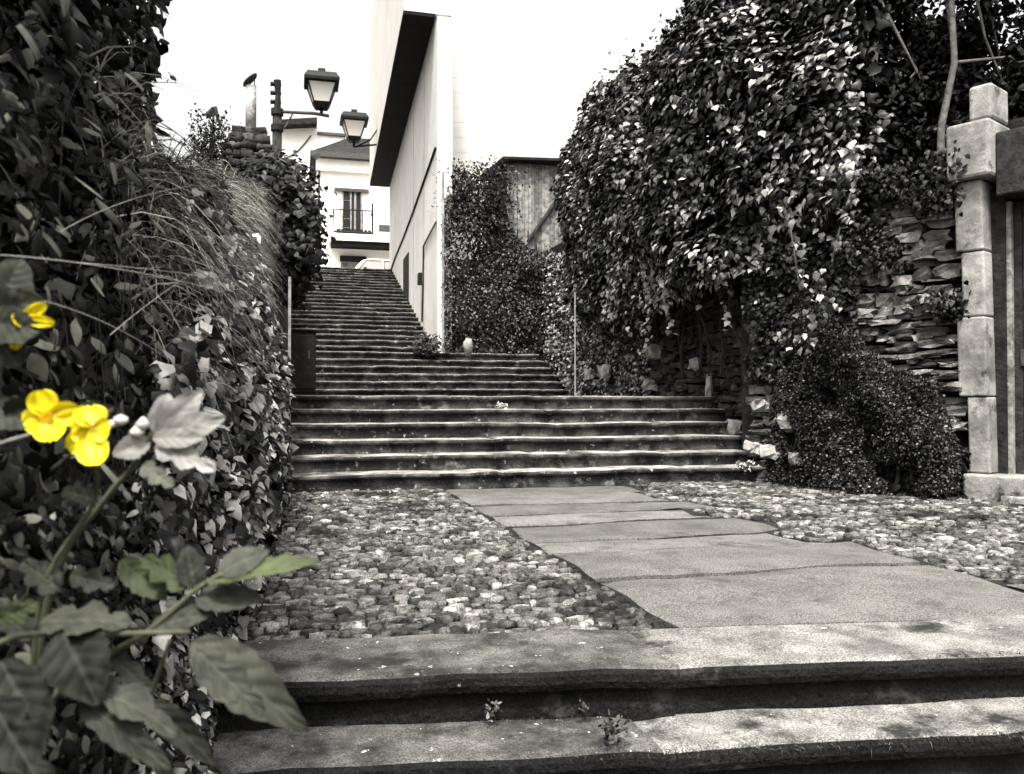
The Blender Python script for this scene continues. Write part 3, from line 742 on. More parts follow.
# narrow door
a = on_side(409, 252, .0); b = on_side(406, 252, .0)
mb = MB(); mb.hexa([(sx(a.y) - .02, a.y, a.z - 2.3), (sx(a.y) + .02, a.y, a.z - 2.3), (sx(b.y) + .02, b.y + .5, a.z - 2.3), (sx(b.y) - .02, b.y + .5, a.z - 2.3),
          (sx(a.y) - .02, a.y, a.z), (sx(a.y) + .02, a.y, a.z), (sx(b.y) + .02, b.y + .5, a.z), (sx(b.y) - .02, b.y + .5, a.z)])
mb.build('door', M['wood_dark'], root)
# wall streaks: two shallow pilaster joints
mb = MB()
for u in (413.5, 424):
    a = on_side(u, 120, .004); mb.box((sx(a.y) - .004, a.y - .015, Z2), (sx(a.y) + .02, a.y + .015, ZS1 - .1 if a.y > 22 else ZS0 - .3))
mb.build('joint_strip', M['granite'], root)
# lamp on the upper floor wall
D2 = 26.2; c = P(354, 142, D2); s2 = D2 / F_PX * .80
root = thing('street_lamp', 'farther street lantern on a bracket from the white upper floor', 'street lamp', (c.x, c.y, c.z))
lantern(root, c, s2)
xw = sx(c.y) - ov
mb = MB(); mb.tube([(xw + .05, c.y, c.z - .02), (c.x, c.y, c.z - 6 * s2)], .03, 6); mb.tube([(xw + .02, c.y, c.z + .45), (xw - .2, c.y, c.z + .1), (c.x + .1, c.y, c.z - 5 * s2)], .025, 6)
mb.build('bracket', M['iron'], root, smooth=True)
# small pole beside the corner
mb = MB(); a = P(443, 172, 17.2); mb.tube([(a.x, a.y, Z2 - .02), (a.x, a.y, a.z)], .03, 7); mb.tube([(a.x - .02, a.y, a.z), (a.x + .14, a.y, a.z + .01)], .015, 6)
tag(mb.build('drain_pipe', M['granite'], base=(a.x, a.y, Z2)), 'thin pale pipe standing beside the white building corner', 'pipe')

# ------------------------------------------------------------------ right walls
def rubble(A, B, z0, z1, h=(.05, .11), L=(.12, .38), dep=.10, jit=.02):
    A, B = Vector(A), Vector(B); d = (B - A); ln = d.length; d.normalize(); ang = math.atan2(d.y, d.x); nrm = Vector((d.y, -d.x))
    C = []; S = []; T = []
    z = z0
    while z < z1:
        hh = random.uniform(*h); x = random.uniform(-.1, 0)
        while x < ln:
            l = random.uniform(*L); p = A + d * (x + l / 2) + nrm * random.gauss(0, jit)
            if x + l > ln + .02: break
            C.append((p.x, p.y, z + hh / 2 + random.gauss(0, .014))); S.append((l * .5, dep, hh * .52)); T.append(random.uniform(.35, 1.7)); x += l
        z += hh
    return stones(np.array(C), np.array(S), np.full(len(C), ang) + RNG.normal(0, .10, len(C)), .10, .17), np.array(T)
SA, SB = (5.30, 17.9), (5.20, 8.7)       # side wall line, its street face
BA, BB = Vector((5.02, 8.62)), Vector((6.02, 6.55))
bd = (BB - BA).normalized(); bn = Vector((bd.y, -bd.x))  # outward (towards camera-left)
if bn.x > 0: bn = -bn
root = thing('stone_wall', 'dark slate retaining wall to the right of the stairs below the ivy', 'wall', (5.4, 12, 0))
(V, F), T = rubble((5.42, 16.2), (5.34, 8.5), .0, 3.6); npmesh('masonry', V, F, M['dark_stone'], np.repeat(T, 26), root, smooth=False)
mb = MB(); mb.prism([(5.40, 8.4), (5.9, 8.4), (5.9, 18.4), (5.40, 18.4)], -.3, 4.2); mb.build('core', M['mortar'], root)
root = thing('stone_wall', 'rubble stone wall with pale mortar beside the gate post at the right', 'wall', (5.6, 7.5, 0))
A2 = BA - bn * .06; B2 = BB - bn * .06 + bd * .02
(V, F), T = rubble(A2, B2, -.05, 2.9, (.035, .125), (.07, .34), .10, .03); npmesh('masonry', V, F, M['pale_stone'], np.repeat(T, 26), root, smooth=False)
mb = MB(); c = (A2 + B2) / 2 - bn * .28; mb.obox(c, bd, (B2 - A2).length + .5, .44, -.3, 2.8); mb.build('core', M['mortar'], root)

def f_cov(s, t):
    q = np.array([BA.x, BA.y])[None] + np.array([bd.x, bd.y])[None] * (s * 1.3 - .02)[:, None]; z = 1.3 + t * np.interp(s, [0, .4, .75, 1], [1.6, 1.75, 1.7, 1.4]) - .2 + .9 * np.clip(s - .5, 0, 1)
    return np.stack([q[:, 0] + bn.x * .05, q[:, 1] + bn.y * .05, z], 1), np.tile([bn.x, bn.y, .2], (len(s), 1))
COVER = f_cov
# gateway: granite post, capital, recessed door
root = thing('gateway', 'pale granite gate post with block capital and a dark doorway at the right edge', 'gateway', (6.3, 6.2, 0))
def gp(s, o): q = BB + bd * s + bn * o; return (q.x, q.y)
def gblock(mb, s0, s1, o0, o1, z0, z1, lean0=0, lean1=0):
    a = [gp(s0 + lean0, o0), gp(s1 + lean0, o0), gp(s1 + lean0, o1), gp(s0 + lean0, o1)]; b = [gp(s0 + lean1, o0), gp(s1 + lean1, o0), gp(s1 + lean1, o1), gp(s0 + lean1, o1)]
    vs = [(x, y, z0) for x, y in a] + [(x, y, z1) for x, y in b]; mb.hexa(vs)
LN = -.05
mb = MB(); gblock(mb, -.02, .62, -.35, .12, -.05, .22); mb.build('plinth', M['granite'], root, bevel=.02)
zz = [.222, .92, 1.65, 2.25, 2.9]
outs = [(.02, .0), (-.05, .01), (0.0, .0), (-.04, .01)]
mb = MB()
for k in range(4):
    a, o_ = outs[k]; gblock(mb, a, .20, -.35, .06 + o_, zz[k] + .003, zz[k + 1] - .003, LN * zz[k] / 2.6, LN * zz[k + 1] / 2.6)
mb.build('shaft', M['granite'], root, bevel=.016)
mb = MB(); gblock(mb, -.08, .30, -.35, .16, 2.905, 3.42, LN, LN); gblock(mb, .10, .30, -.3, .10, 3.423, 3.75, LN, LN); mb.build('capital', M['granite'], root, bevel=.03)
mb = MB(); gblock(mb, .301, 2.2, -.35, .04, 2.72, 3.3, LN, LN); mb.build('lintel', M['wood_dark'], root, bevel=.02)
mb = MB()
for k in range(9): gblock(mb, .21 + .17 * k, .375 + .17 * k, -.26, -.22 + .006 * (k % 2), .05, 2.7)
dr = mb.build('door', M['wood_dark'], root, bevel=.006)
mb = MB(); gblock(mb, .36, .40, -.22, -.205, 1.2, 1.35); mb.build('latch', M['greyiron'], dr)
mb = MB(); gblock(mb, 1.75, 2.25, -.35, .10, -.05, 2.6); mb.build('jamb', M['granite'], root, bevel=.02)
mb = MB(); gblock(mb, .24, .31, -.21, -.15, .05, 2.7); mb.build('door_frame', M['wood_pale'], root, bevel=.006)
mb = MB(); gblock(mb, .31, 1.74, -.5, .16, -.06, .05); mb.build('threshold', M['granite'], root, bevel=.015)
mb = MB(); gblock(mb, -.2, 4.2, -.9, -.36, -.3, 3.5); mb.build('wall_core', M['mortar'], root)

# corner wall behind the upper landing
root = thing('retaining_wall', 'ivy buried retaining wall closing the upper landing beside the white building', 'wall', (4.3, 17.7, Z2))
mb = MB(); mb.hexa([(3.31, 17.75, .9), (5.95, 17.75, .9), (5.95, 18.4, .9), (3.31, 18.4, .9), (3.31, 17.85, 3.9), (5.95, 17.85, 3.9), (5.95, 18.4, 3.9), (3.31, 18.4, 3.9)]); mb.build('wall', M['wallcore'], root)
mb = MB(); mb.prism([(5.91, 8.9), (14, 8.9), (14, 21.9), (3.32, 21.9), (3.32, 18.41), (5.91, 18.41)], -.4, 3.9)
tag(mb.build('right_terrace', M['soil']), kind='structure')

# ivy on the corner wall
def f_corner(s, t):
    x = 3.0 + 2.5 * s; zt = np.interp(x, [2.95, 3.5, 4.2, 4.5, 5.0, 5.6], [5.1, 5.5, 5.3, 4.5, 4.05, 4.2]); z = Z2 + (zt - Z2) * t
    y = np.full_like(x, 17.72); return np.stack([x, y, z], 1), np.tile([-.15, -.95, .15], (len(s), 1))
root = thing('ivy', 'small leaved ivy carpeting the wall between the white building and the shed', 'ivy', (4.2, 17.6, Z2))
Q, N = curtain(f_corner, 14000, .35, 1.7, jit=.5, up=.35, seed=12, gap=.15)
leaves('foliage', Q, N, RNG.uniform(.04, .085, len(Q)), M['bush'], T_OVAL, .9, .7, np.clip(RNG.beta(1.2, 3.6, len(Q)), 0, 1), root)
mb = MB()
for k in range(16):
    x = random.uniform(3.4, 5.2); pts = [Vector((x, 17.72, Z2))]
    for q in range(6): pts.append(pts[-1] + Vector((random.gauss(0, .08), random.gauss(0, .015), .45)))
    mb.tube(pts, .016, 5)
mb.build('stem', M['bark'], root)
# bush on top of that wall at left
c = np.array([tuple(P(random.uniform(450, 506), random.uniform(172, 225), random.uniform(18.0, 18.9))) for k in range(60)])
root = thing('bush', 'rounded bush on the wall top left of the wooden shed', 'bush', (4.2, 18.3, 4.5))
n = 5000; Q = c[RNG.integers(0, 60, n)] + RNG.normal(0, .16, (n, 3)); Q[:, 2] = np.minimum(Q[:, 2], 6.1)
leaves('foliage', Q, RNG.normal(0, .6, (n, 3)) + [-.2, -.4, .6], RNG.uniform(.05, .10, n), M['bush'], T_OVAL, .7, .7, np.clip(RNG.beta(1.1, 4, n), 0, 1), root)
mb = MB()
for k in range(10): mb.tube([(4.2 + .1 * k - .4, 18.3, 4.0), tuple(c[k * 5])], [.03, .01], 5)
mb.build('stem', M['bark'], root)

# wooden shed
root = thing('wooden_shed', 'weathered plank shed on the wall top right of the white building', 'shed', (5.4, 18.9, 4.3))
Ysd = 18.55; xa, xb = PY(507, 200, Ysd).x, PY(572, 200, Ysd).x; zt = PY(530, 164, Ysd).z
mb = MB(); x = xa
while x < xb:
    ww = random.uniform(.06, .12); mb.box((x, Ysd + random.uniform(0, .015), 3.5 + random.uniform(0, .1)), (x + ww - .008, Ysd + .03, zt - .001), tone=random.choice([.65, .8, .9, 1.0, 1.15])); x += ww
mb.build('plank_wall', M['wood_pale'], root)
mb = MB(); mb.box((xa + .01, Ysd + .035, 3.5), (xb, Ysd + 2.4, zt - .01)); mb.build('body', M['wood_dark'], root)
mb = MB(); mb.hexa([(xa - .15, Ysd - .25, zt), (xb + .3, Ysd - .25, zt + .08), (xb + .3, Ysd + 2.6, zt + .3), (xa - .15, Ysd + 2.6, zt + .22),
                    (xa - .15, Ysd - .25, zt + .06), (xb + .3, Ysd - .25, zt + .14), (xb + .3, Ysd + 2.6, zt + .36), (xa - .15, Ysd + 2.6, zt + .28)]); mb.build('roof', M['roof'], root)
mb = MB(); a = PY(571, 180, Ysd - .06); b = PY(528, 242, Ysd - .06); mb.tube([a, b], .05, 6); mb.build('brace', M['wood_dark'], root)

# creeper on the side wall between landing and overhang
def f_side(s, t):
    y = 12.2 + 5.6 * s; zt = np.interp(y, [12, 14, 18], [3.4, 3.5, 4.1]); z0 = np.interp(y, [12, 16, 18], [Z1, Z1, Z2]); z = z0 + (zt - z0) * t
    x = np.full_like(y, 5.40); return np.stack([x, y, z], 1), np.tile([-.9, -.4, .15], (len(s), 1))
root = thing('creeper', 'pale leaved creeper draped over the dark wall right of the middle stairs', 'creeper', (5.3, 15, Z1))
Q, N = curtain(f_side, 11000, .34, 1.6, jit=.45, up=.35, seed=22, gap=.18)
leaves('foliage', Q, N, RNG.uniform(.035, .075, len(Q)), M['ivy'], T_IVY, 1.0, .6, np.clip(RNG.beta(1.2, 3.0, len(Q)), 0, 1), root)
mb = MB()
for k in range(20):
    y = random.uniform(12.5, 17.5); pts = [Vector((5.36, y, Z1))]
    for q in range(6): pts.append(pts[-1] + Vector((random.gauss(-.01, .01), random.gauss(0, .07), .4)))
    mb.tube(pts, .014, 5)
mb.build('stem', M['bark'], root)
# thin white pole
a = P(575, 292, 12.6); b = P(575, 366, 12.6)
mb = MB(); mb.tube([(a.x, a.y, Z1 - .01), (a.x, a.y, a.z)], .011, 7)
tag(mb.build('garden_cane', M['stem_pale'], base=(a.x, a.y, Z1)), 'thin pale upright cane on the landing in front of the creeper', 'pole')

# the great ivy overhang
ctl = []   # clump centres sampled over a bulging hull in plan along the wall
root = thing('ivy', 'huge ivy mass overhanging the stone wall right of the lower stairs', 'ivy', (5.4, 10, 2))
path = np.array([(5.25, 14.2), (5.2, 11.8), (5.05, 10.2), (4.95, 8.9), (5.35, 7.9), (5.62, 7.36)])
acc = np.concatenate([[0], np.cumsum(np.linalg.norm(np.diff(path, axis=0), axis=1))]); Lp = acc[-1]
def pathpt(s):
    x = np.interp(s * Lp, acc, path[:, 0]); y = np.interp(s * Lp, acc, path[:, 1])
    e = .02; tx = np.interp((s + e) * Lp, acc, path[:, 0]) - np.interp((s - e) * Lp, acc, path[:, 0]); ty = np.interp((s + e) * Lp, acc, path[:, 1]) - np.interp((s - e) * Lp, acc, path[:, 1])
    ln = np.hypot(tx, ty); return x, y, ty / ln, -tx / ln
def f_over(s, t):
    x, y, nx_, ny_ = pathpt(s); 
    sgn = np.where(nx_ > 0, -1, 1); nx_, ny_ = nx_ * sgn, ny_ * sgn
    zb = np.interp(s, [0, .15, .5, .72, .85, 1], [2.2, 2.15, 2.15, 2.2, 2.35, 2.9]); zt = np.interp(s, [0, .08, .3, .55, .8, 1], [5.5, 5.9, 5.7, 5.4, 5.6, 6.2])
    z = zb + (zt - zb) * t
    bul = .50 * np.sin(np.clip(t, 0, 1) * pi * .82 + .25) * np.interp(s, [0, .15, .6, .85, 1], [1.1, 1.1, 1, .55, .2])
    p = np.stack([x + nx_ * bul, y + ny_ * bul, z], 1)
    nz_ = np.interp(t, [0, .35, 1], [-.05, .2, .9]); return p, unit(np.stack([nx_, ny_, nz_], 1))
Q, N = curtain(f_over, 23000, .55, 1.4, jit=.42, up=.45, seed=31, gap=.14)
sz = RNG.uniform(.045, .115, len(Q))
tn = np.clip(RNG.beta(1.0, 4.2, len(Q)), 0, 1)
pal = (vnoise(Q * 2.2, 44) > .70) & (RNG.random(len(Q)) < .35); tn[pal] = RNG.uniform(.4, .8, pal.sum())
leaves('foliage', Q, N, sz, M['ivy'], T_IVY, 1.2, .5, tn, root)
# inner filling so that no sky shows through
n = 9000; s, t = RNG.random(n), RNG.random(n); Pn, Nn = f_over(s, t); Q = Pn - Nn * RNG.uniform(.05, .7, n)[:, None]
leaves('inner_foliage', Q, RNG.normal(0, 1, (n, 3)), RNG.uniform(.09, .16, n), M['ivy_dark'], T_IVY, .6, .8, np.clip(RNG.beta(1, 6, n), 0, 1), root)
# hanging strands at lower edge
qs = []; 
for k in range(46):
    s = random.random() ** .8; p, nn = f_over(np.array([s]), np.array([random.uniform(.0, .25)])); p = p[0] + nn[0] * random.uniform(.05, .3)
    for q in range(random.randint(5, 16)): qs.append(p + np.array([random.gauss(0, .03), random.gauss(0, .03), -.045 * q]))
qs = np.array(qs); leaves('hanging_foliage', qs, np.tile([-.5, -.6, .5], (len(qs), 1)) + RNG.normal(0, .4, (len(qs), 3)), RNG.uniform(.045, .09, len(qs)), M['ivy'], T_IVY, 1.2, .4, np.clip(RNG.beta(1.4, 2.4, len(qs)), 0, 1), root)
# ragged top sprigs
s = RNG.random(1600); t = RNG.uniform(.9, 1.06, 1600); Pn, Nn = f_over(s, t); Q = Pn + RNG.normal(0, .16, (1600, 3)) + [0, 0, .1]
leaves('foliage', Q, RNG.normal(0, .6, (1600, 3)) + [-.2, -.3, .5], RNG.uniform(.04, .085, 1600), M['ivy'], T_IVY, .9, .7, np.clip(RNG.beta(1, 5, 1600), 0, 1), root)
mb = MB()
for k in range(26):
    s = random.random(); x, y, a_, b_ = pathpt(np.array([s])); pts = [Vector((x[0] + .15, y[0], 1.2))]
    for q in range(6): pts.append(pts[-1] + Vector((random.gauss(-.02, .04), random.gauss(0, .08), .33)))
    mb.tube(pts, .02, 5)
mb.build('stem', M['bark'], root)

Q, N = curtain(COVER, 5200, .22, 2.6, jit=.5, up=.35, seed=77, gap=.36)
leaves('foliage', Q, N, RNG.uniform(.035, .08, len(Q)), M['ivy_dark'], T_IVY, 1.2, .55, np.clip(RNG.beta(1, 3.2, len(Q)), 0, 1), root)
root = thing('creeper', 'dark creeper straggling along the top of the rubble wall beside the capital', 'creeper', (5.9, 7.0, 2.8))
cl = [(BA + bd * random.uniform(1.15, 2.3), random.uniform(2.75, 3.15)) for k in range(40)] + [(BA + bd * random.uniform(2.05, 2.3), random.uniform(1.55, 1.85)) for k in range(6)] + [(BA + bd * random.uniform(1.2, 1.7), random.uniform(2.2, 2.8)) for k in range(12)]
cl = np.array([(p.x + bn.x * .08, p.y + bn.y * .08, z) for p, z in cl]); n = 3000; Q = cl[RNG.integers(0, len(cl), n)] + RNG.normal(0, .06, (n, 3))
leaves('foliage', Q, np.array([bn.x, bn.y, .4]) + RNG.normal(0, .5, (n, 3)), RNG.uniform(.03, .065, n), M['ivy_dark'], T_IVY, .9, .7, np.clip(RNG.beta(1, 2.6, n), 0, 1), root)
# small-leaved bush at the foot of the rubble wall
def f_low(s, t):
    q = np.array([BA.x, BA.y])[None] + np.array([bd.x, bd.y])[None] * (s * 1.94 + .34)[:, None]
    zt = np.interp(s, [0, .10, .3, .5, .7, .9, 1.0], [.25, 1.5, 2.0, 1.55, 1.2, 1.05, .5]); z = -.02 + zt * t
    bul = .10 + .28 * (1 - t) * np.interp(s, [0, .1, .5, .9, 1], [.1, .6, 1, .7, .1])
    p = np.stack([q[:, 0] + bn.x * bul, q[:, 1] + bn.y * bul, z], 1); return p, np.tile([bn.x, bn.y, .25], (len(s), 1))
root = thing('bush', 'dense small leaved bush along the foot of the rubble wall by the gate', 'bush', (5.4, 7.4, 0))
Q, N = curtain(f_low, 26000, .38, 2.4, jit=.55, up=.5, seed=51, gap=.27)
tn = np.clip(RNG.beta(1.1, 3.8, len(Q)), 0, 1)
leaves('foliage', Q, N, RNG.uniform(.018, .036, len(Q)), M['bush'], T_SMALL, .3, .9, tn, root)
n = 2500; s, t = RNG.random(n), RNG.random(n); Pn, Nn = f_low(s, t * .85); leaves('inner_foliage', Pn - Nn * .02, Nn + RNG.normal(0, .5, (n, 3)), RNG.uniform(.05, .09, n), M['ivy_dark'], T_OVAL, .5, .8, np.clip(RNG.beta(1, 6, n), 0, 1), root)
mb = MB()
for k in range(14):
    s = random.random(); p, _ = f_low(np.array([s]), np.array([0.0])); p = Vector(p[0]) - Vector((bn.x, bn.y, 0)) * .05
    mb.tube([p, p + Vector((random.gauss(0, .08), random.gauss(0, .08), .45)), p + Vector((random.gauss(0, .14), random.gauss(0, .14), .8))], [.02, .014, .006], 5)
mb.build('stem', M['bark'], root)
# pale leaf sprays in it
root = thing('creeper', 'spray of larger pale leaves climbing above the small leaved bush', 'creeper', (5.3, 8.0, 1.4))
qs = []
for (u, v, k) in ((820, 290, 22), (812, 312, 14), (806, 345, 10), (828, 305, 12), (785, 330, 10), (815, 275, 10)):
    for q in range(k): qs.append(tuple(P(u + random.gauss(0, 8), v + random.gauss(0, 9), 8.15 + random.uniform(-.12, .12))))
qs = np.array(qs); leaves('foliage', qs, np.tile([-.5, -.6, .5], (len(qs), 1)) + RNG.normal(0, .4, (len(qs), 3)), RNG.uniform(.05, .09, len(qs)), M['ivy'], T_IVY, 1.1, .5, np.clip(RNG.beta(.8, 2, len(qs)), 0, .8), root)
mb = MB(); mb.tube([P(800, 380, 8.4), P(810, 340, 8.3), P(822, 285, 8.2)], [.014, .01, .006], 5); mb.build('stem', M['bark'], root)
# trailing vine strand above the rubble wall
root = thing('vine', 'narrow vine strand trailing down the rubble wall below the ivy mass', 'vine', (5.6, 7.4, 2.2))
qs = []
for (u0, v0, u1, v1, k) in ((868, 140, 838, 235, 40), (838, 235, 832, 262, 10), (792, 230, 800, 290, 16), (885, 115, 868, 150, 24)):
    for q in range(k): f = random.random(); qs.append(tuple(P(u0 + (u1 - u0) * f + random.gauss(0, 3.5), v0 + (v1 - v0) * f + random.gauss(0, 3), 7.75 + random.uniform(-.06, .06))))
qs = np.array(qs); leaves('foliage', qs, np.tile([-.5, -.6, .5], (len(qs), 1)) + RNG.normal(0, .4, (len(qs), 3)), RNG.uniform(.05, .09, len(qs)), M['ivy'], T_IVY, 1.1, .5, RNG.uniform(.0, .5, len(qs)), root)
mb = MB(); mb.tube([P(880, 120, 7.8), P(855, 180, 7.8), P(838, 235, 7.8), P(832, 262, 7.8)], .01, 5); mb.tube([P(790, 225, 7.8), P(800, 290, 7.8)], .008, 5); mb.build('stem', M['bark_pale'], root)

# trees above the right wall
def tree(label, base, top, crown, n, pale):
    root = thing('tree', label, 'tree', base)
    base = Vector(base); top = Vector(top)
    mb = MB(); pts = [base.lerp(top, q / 6) + Vector((random.gauss(0, .03), random.gauss(0, .03), 0)) for q in range(7)]
    mb.tube(pts, [.05 - .004 * q for q in range(7)], 8); tips = []
    for (c, r) in crown:
        c = Vector(c); s = pts[random.randint(3, 6)]; mid = s.lerp(c, .5) + Vector((random.gauss(0, .1), random.gauss(0, .1), .1)); mb.tube([s, mid, c], [.02, .014, .006], 6)
    mb.build('trunk', M['bark_pale'] if pale else M['bark'], root, smooth=True)
    Q = []
    for (c, r) in crown:
        m_ = n // len(crown); d = unit(RNG.normal(0, 1, (m_, 3))) * (r * RNG.random((m_, 1)) ** .45); cc = np.array(c) + d * np.array([1, 1, .8])
        cc = cc[vnoise(cc * 2.4, 61) > .33]; Q.append(cc)
    Q = np.concatenate(Q)
    leaves('crown', Q, RNG.normal(0, .7, Q.shape) + [-.2, -.2, .5], RNG.uniform(.06, .12, len(Q)), M['tree'], T_OVAL, .8, .7, np.clip(RNG.beta(1, 3.5, len(Q)), 0, 1), root)
def crownpx(lst): return [(tuple(P(u, v, D)), r) for (u, v, D, r) in lst]
a = P(846, 178, 9.0); tree('dark tree with a pale leaning trunk rising behind the rubble wall', (a.x, a.y, 1.8), tuple(P(884, -60, 9.3)), crownpx([(860, -30, 9.8, .9), (780, 20, 10.2, .8), (820, 60, 10.2, .7), (905, 40, 9.9, .7), (830, -60, 9.6, .9), (730, 20, 10.6, .55), (740, -40, 10.6, .7), (890, 110, 9.8, .6), (850, 130, 10, .6), (910, 150, 9.6, .5), (950, 150, 9.4, .5)]), 24000, True)
a = P(925, 130, 8.9); tree('dark tree with a forked trunk above the gate post', (a.x, a.y, 1.8), tuple(P(962, -60, 8.9)), crownpx([(960, 30, 9.6, .7), (1010, 0, 9.4, .8), (1040, 80, 9.2, .7), (930, -40, 9.6, .8), (940, 100, 9.6, .5), (1010, 110, 9.2, .5), (1000, -60, 9, .8), (960, 70, 9.8, .6), (1030, 150, 9, .4), (900, 10, 10, .8)]), 24000, True)
a = P(790, 130, 11.5); tree('leafy dark tree behind the top of the great ivy mass', (a.x, a.y, 3.5), tuple(P(800, -40, 11.5)), crownpx([(800, 30, 11.5, .9), (740, 60, 11.6, .8), (700, 40, 11.8, .55), (850, -20, 11.4, 1.0), (770, -40, 11.4, .8), (720, 0, 11.8, .5)]), 10000, False)

# loose stones on the steps' right end
grp = 'loose pale stones along the right of the steps'
LS = [(553, 384, 13.0, .10, 'small pale stone at the left end of the landing stone row'), (566, 380, 13.0, .09, 'squarish stone leaning on the creeper foot on the landing'), (590, 374, 12.6, .15, 'large pale boulder on the landing under the creeper'),
      (605, 372, 12.4, .17, 'whitest wide boulder on the landing by the dark wall'), (650, 386, 11.2, .13, 'upright pale stone against the dark wall on the landing'), (695, 364, 10.4, .10, 'oval stone set in the dark wall above the top step'),
      (709, 388, 10.1, .14, 'tall thin pale stone at the end of the top lower step'), (735, 428, 9.25, .13, 'grey stone beside the third lower step'), (752, 448, 8.9, .11, 'pale sloping stone beside the second lower step'),
      (768, 452, 8.55, .12, 'rounded pale stone at the end of the lowest steps'), (790, 420, 8.5, .14, 'pale stone poking out of the bush above the lowest step'), (797, 458, 8.2, .13, 'whitish boulder at the foot of the bush beside the steps'), (760, 405, 9.0, .10, 'small square pale stone on the dark wall end'),
      (655, 352, 11.2, .16, 'broad pale stone bedded in the dark wall under the ivy'), (640, 326, 11.4, .08, 'small white stone bedded high in the dark wall')]
for i, (u, v, D, s, lab) in enumerate(LS):
    r_ = ray(u, v)
    if u < 740: p = CAM + r_ * ((5.22 if u > 620 else 5.15) / r_.x)
    else:
        k_ = (Vector((BA.x, BA.y, 0)) - CAM).dot(Vector((bn.x, bn.y, 0))) + (.36 if v > 440 else .26); p = CAM + r_ * (k_ / r_.dot(Vector((bn.x, bn.y, 0))))
    s *= .9
    if u < 620: p.z = max(p.z, Z1 + .05)
    sz = np.array([[s * random.uniform(.7, 1.0), s * .7, s * random.uniform(.6, .9)]])
    if 'tall thin' in lab: sz = np.array([[s * .35, s * .4, s * 1.3]])
    V, F = stones(np.array([tuple(p)]), sz, np.array([random.uniform(0, 3)]), .35, .20)
    o = npmesh('loose_stone', V, F, M['loose'], None, None, (p.x, p.y, p.z - sz[0, 2]), smooth=False); tag(o, lab, 'stone', grp)
# white pointed stone on the upper landing
p = P(468, 347, 17.2); V, F = stones(np.array([tuple(p)]), np.array([[.07, .07, .17]]), np.array([.3]), .5, .2)
tag(npmesh('loose_stone', V, F, M['loose'], None, None, (p.x, p.y, Z2)), 'pointed white stone standing on the upper landing before the ivy', 'stone')

# tufts: plants growing on steps and along walls
def tuft(label, p, n, r, s, m, name='weed', cat='weed', group=None, up=.6):
    root = thing(name, label, cat, tuple(p), group); Q = np.array([tuple(p)]) + np.abs(RNG.normal(0, 1, (n, 3))) * np.array([1, 1, 1]) * 0 + RNG.normal(0, r, (n, 3)) * [1, 1, .6] + [0, 0, r * .8]
    leaves('foliage', Q, RNG.normal(0, .6, (n, 3)) + [0, -.4, up], RNG.uniform(s * .6, s * 1.3, n), m, T_OVAL, -.3, .9, RNG.uniform(.1, .9, n), root)
    mb = MB()
    for k in range(5): mb.tube([p, Vector(p) + Vector((random.gauss(0, r), random.gauss(0, r), r * 1.3))], .0035, 4)
    mb.build('stem', M['stem'], root)
wg = 'weeds sprouting from step joints'
def onY(u, v, y): return PY(u, v, y)
tuft('dark bushy plant at the base of the white building corner', P(429, 352, 17.4), 500, .16, .09, M['ivy_dark'], 'plant', 'plant')
tuft('tiny weed in the riser below the front granite edge', P(490, 714, 2.78), 40, .018, .018, M['bush'], group=wg)
tuft('weed tuft on the second foreground step near its stone joint', P(612, 735, 2.62), 70, .028, .02, M['ivy_dark'], group=wg)
tuft('small weed at the step foot below the path slabs', P(585, 712, 2.8), 30, .014, .014, M['ivy_dark'], group=wg)
tuft('weed on the third riser of the lower flight', P(502, 408, 9.4), 70, .03, .03, M['paleleaf'], group=wg)
tuft('weed growing at the right end of the second lower step', P(745, 470, 8.6), 90, .05, .035, M['ivy'], group=wg)
tuft('weed on the left of the second lower riser', P(318, 448, 9.0), 50, .03, .03, M['bush'], group=wg)
# moss and weeds along joints of the slab path: fringe
def fjt(n):
    k = RNG.integers(1, 8, n); x = RNG.uniform(XS0, XS1 + .1, n); yb = np.array(rowsY)[k]; y = yb + .035 * np.sin(x * 2.3 + k * 1.7) + .014 * np.sin(x * 6.1 + k * 2.9)
    keep = vnoise(np.stack([x * 2.5, y * 2, k * 1.0], 1), 5) > .5
    e = RNG.random(n) < .3; x = np.where(e, XS0 + RNG.normal(0, .012, n), x); y = np.where(e, RNG.uniform(3, 8.5, n), y)
    z = np.where(keep | e, -.016, -.2); return np.stack([x, y, z], 1), np.tile([0, 0, 1.0], (n, 1))
V, F, tn = blades(2600, fjt, lambda n: RNG.uniform(.01, .035, n), .002, None, lean=.8, tones=RNG.uniform(0, .35, 2600))
tag(npmesh('joint_moss', V, F, M['bush'], tn), 'moss and short grass in the joints between the path slabs', 'moss', kind='stuff')

# ------------------------------------------------------------------ houses at the top
YH = 39.0
root = thing('house', 'white house with iron balcony and dark tiled roof at the stair top', 'house', (4, YH, Z3))
def HX(u, v=200): return PY(u, v, YH).x
def HZZ(u, v): return PY(u, v, YH).z
x0, x1 = HX(318), 9.0; ze = HZZ(345, 156)
mb = MB(); mb.box((x0, YH, Z3 - .3), (x1, YH + 8, ze)); mb.build('wall', M['white'], root)
mb = MB(); rx = x0 + 1.6; zr = HZZ(345, 141) + 1.4
e = .35
vs = [(x0 - e, YH - .45, ze - .02), (x1, YH - .45, ze - .02), (x1, YH + 8.4, ze - .02), (x0 - e, YH + 8.4, ze - .02), (rx, YH + 4, zr), (x1, YH + 4, zr)]
mb.add(vs, [(0, 1, 5, 4), (2, 3, 4, 5), (3, 0, 4), (1, 2, 5), (3, 2, 1, 0)]); rf = mb.build('roof', M['roof'], root)
mb = MB(); mb.box((x0 - e, YH - .5, ze - .22), (x1, YH - .451, ze + .02)); mb.build('gutter', M['greyiron'], rf)
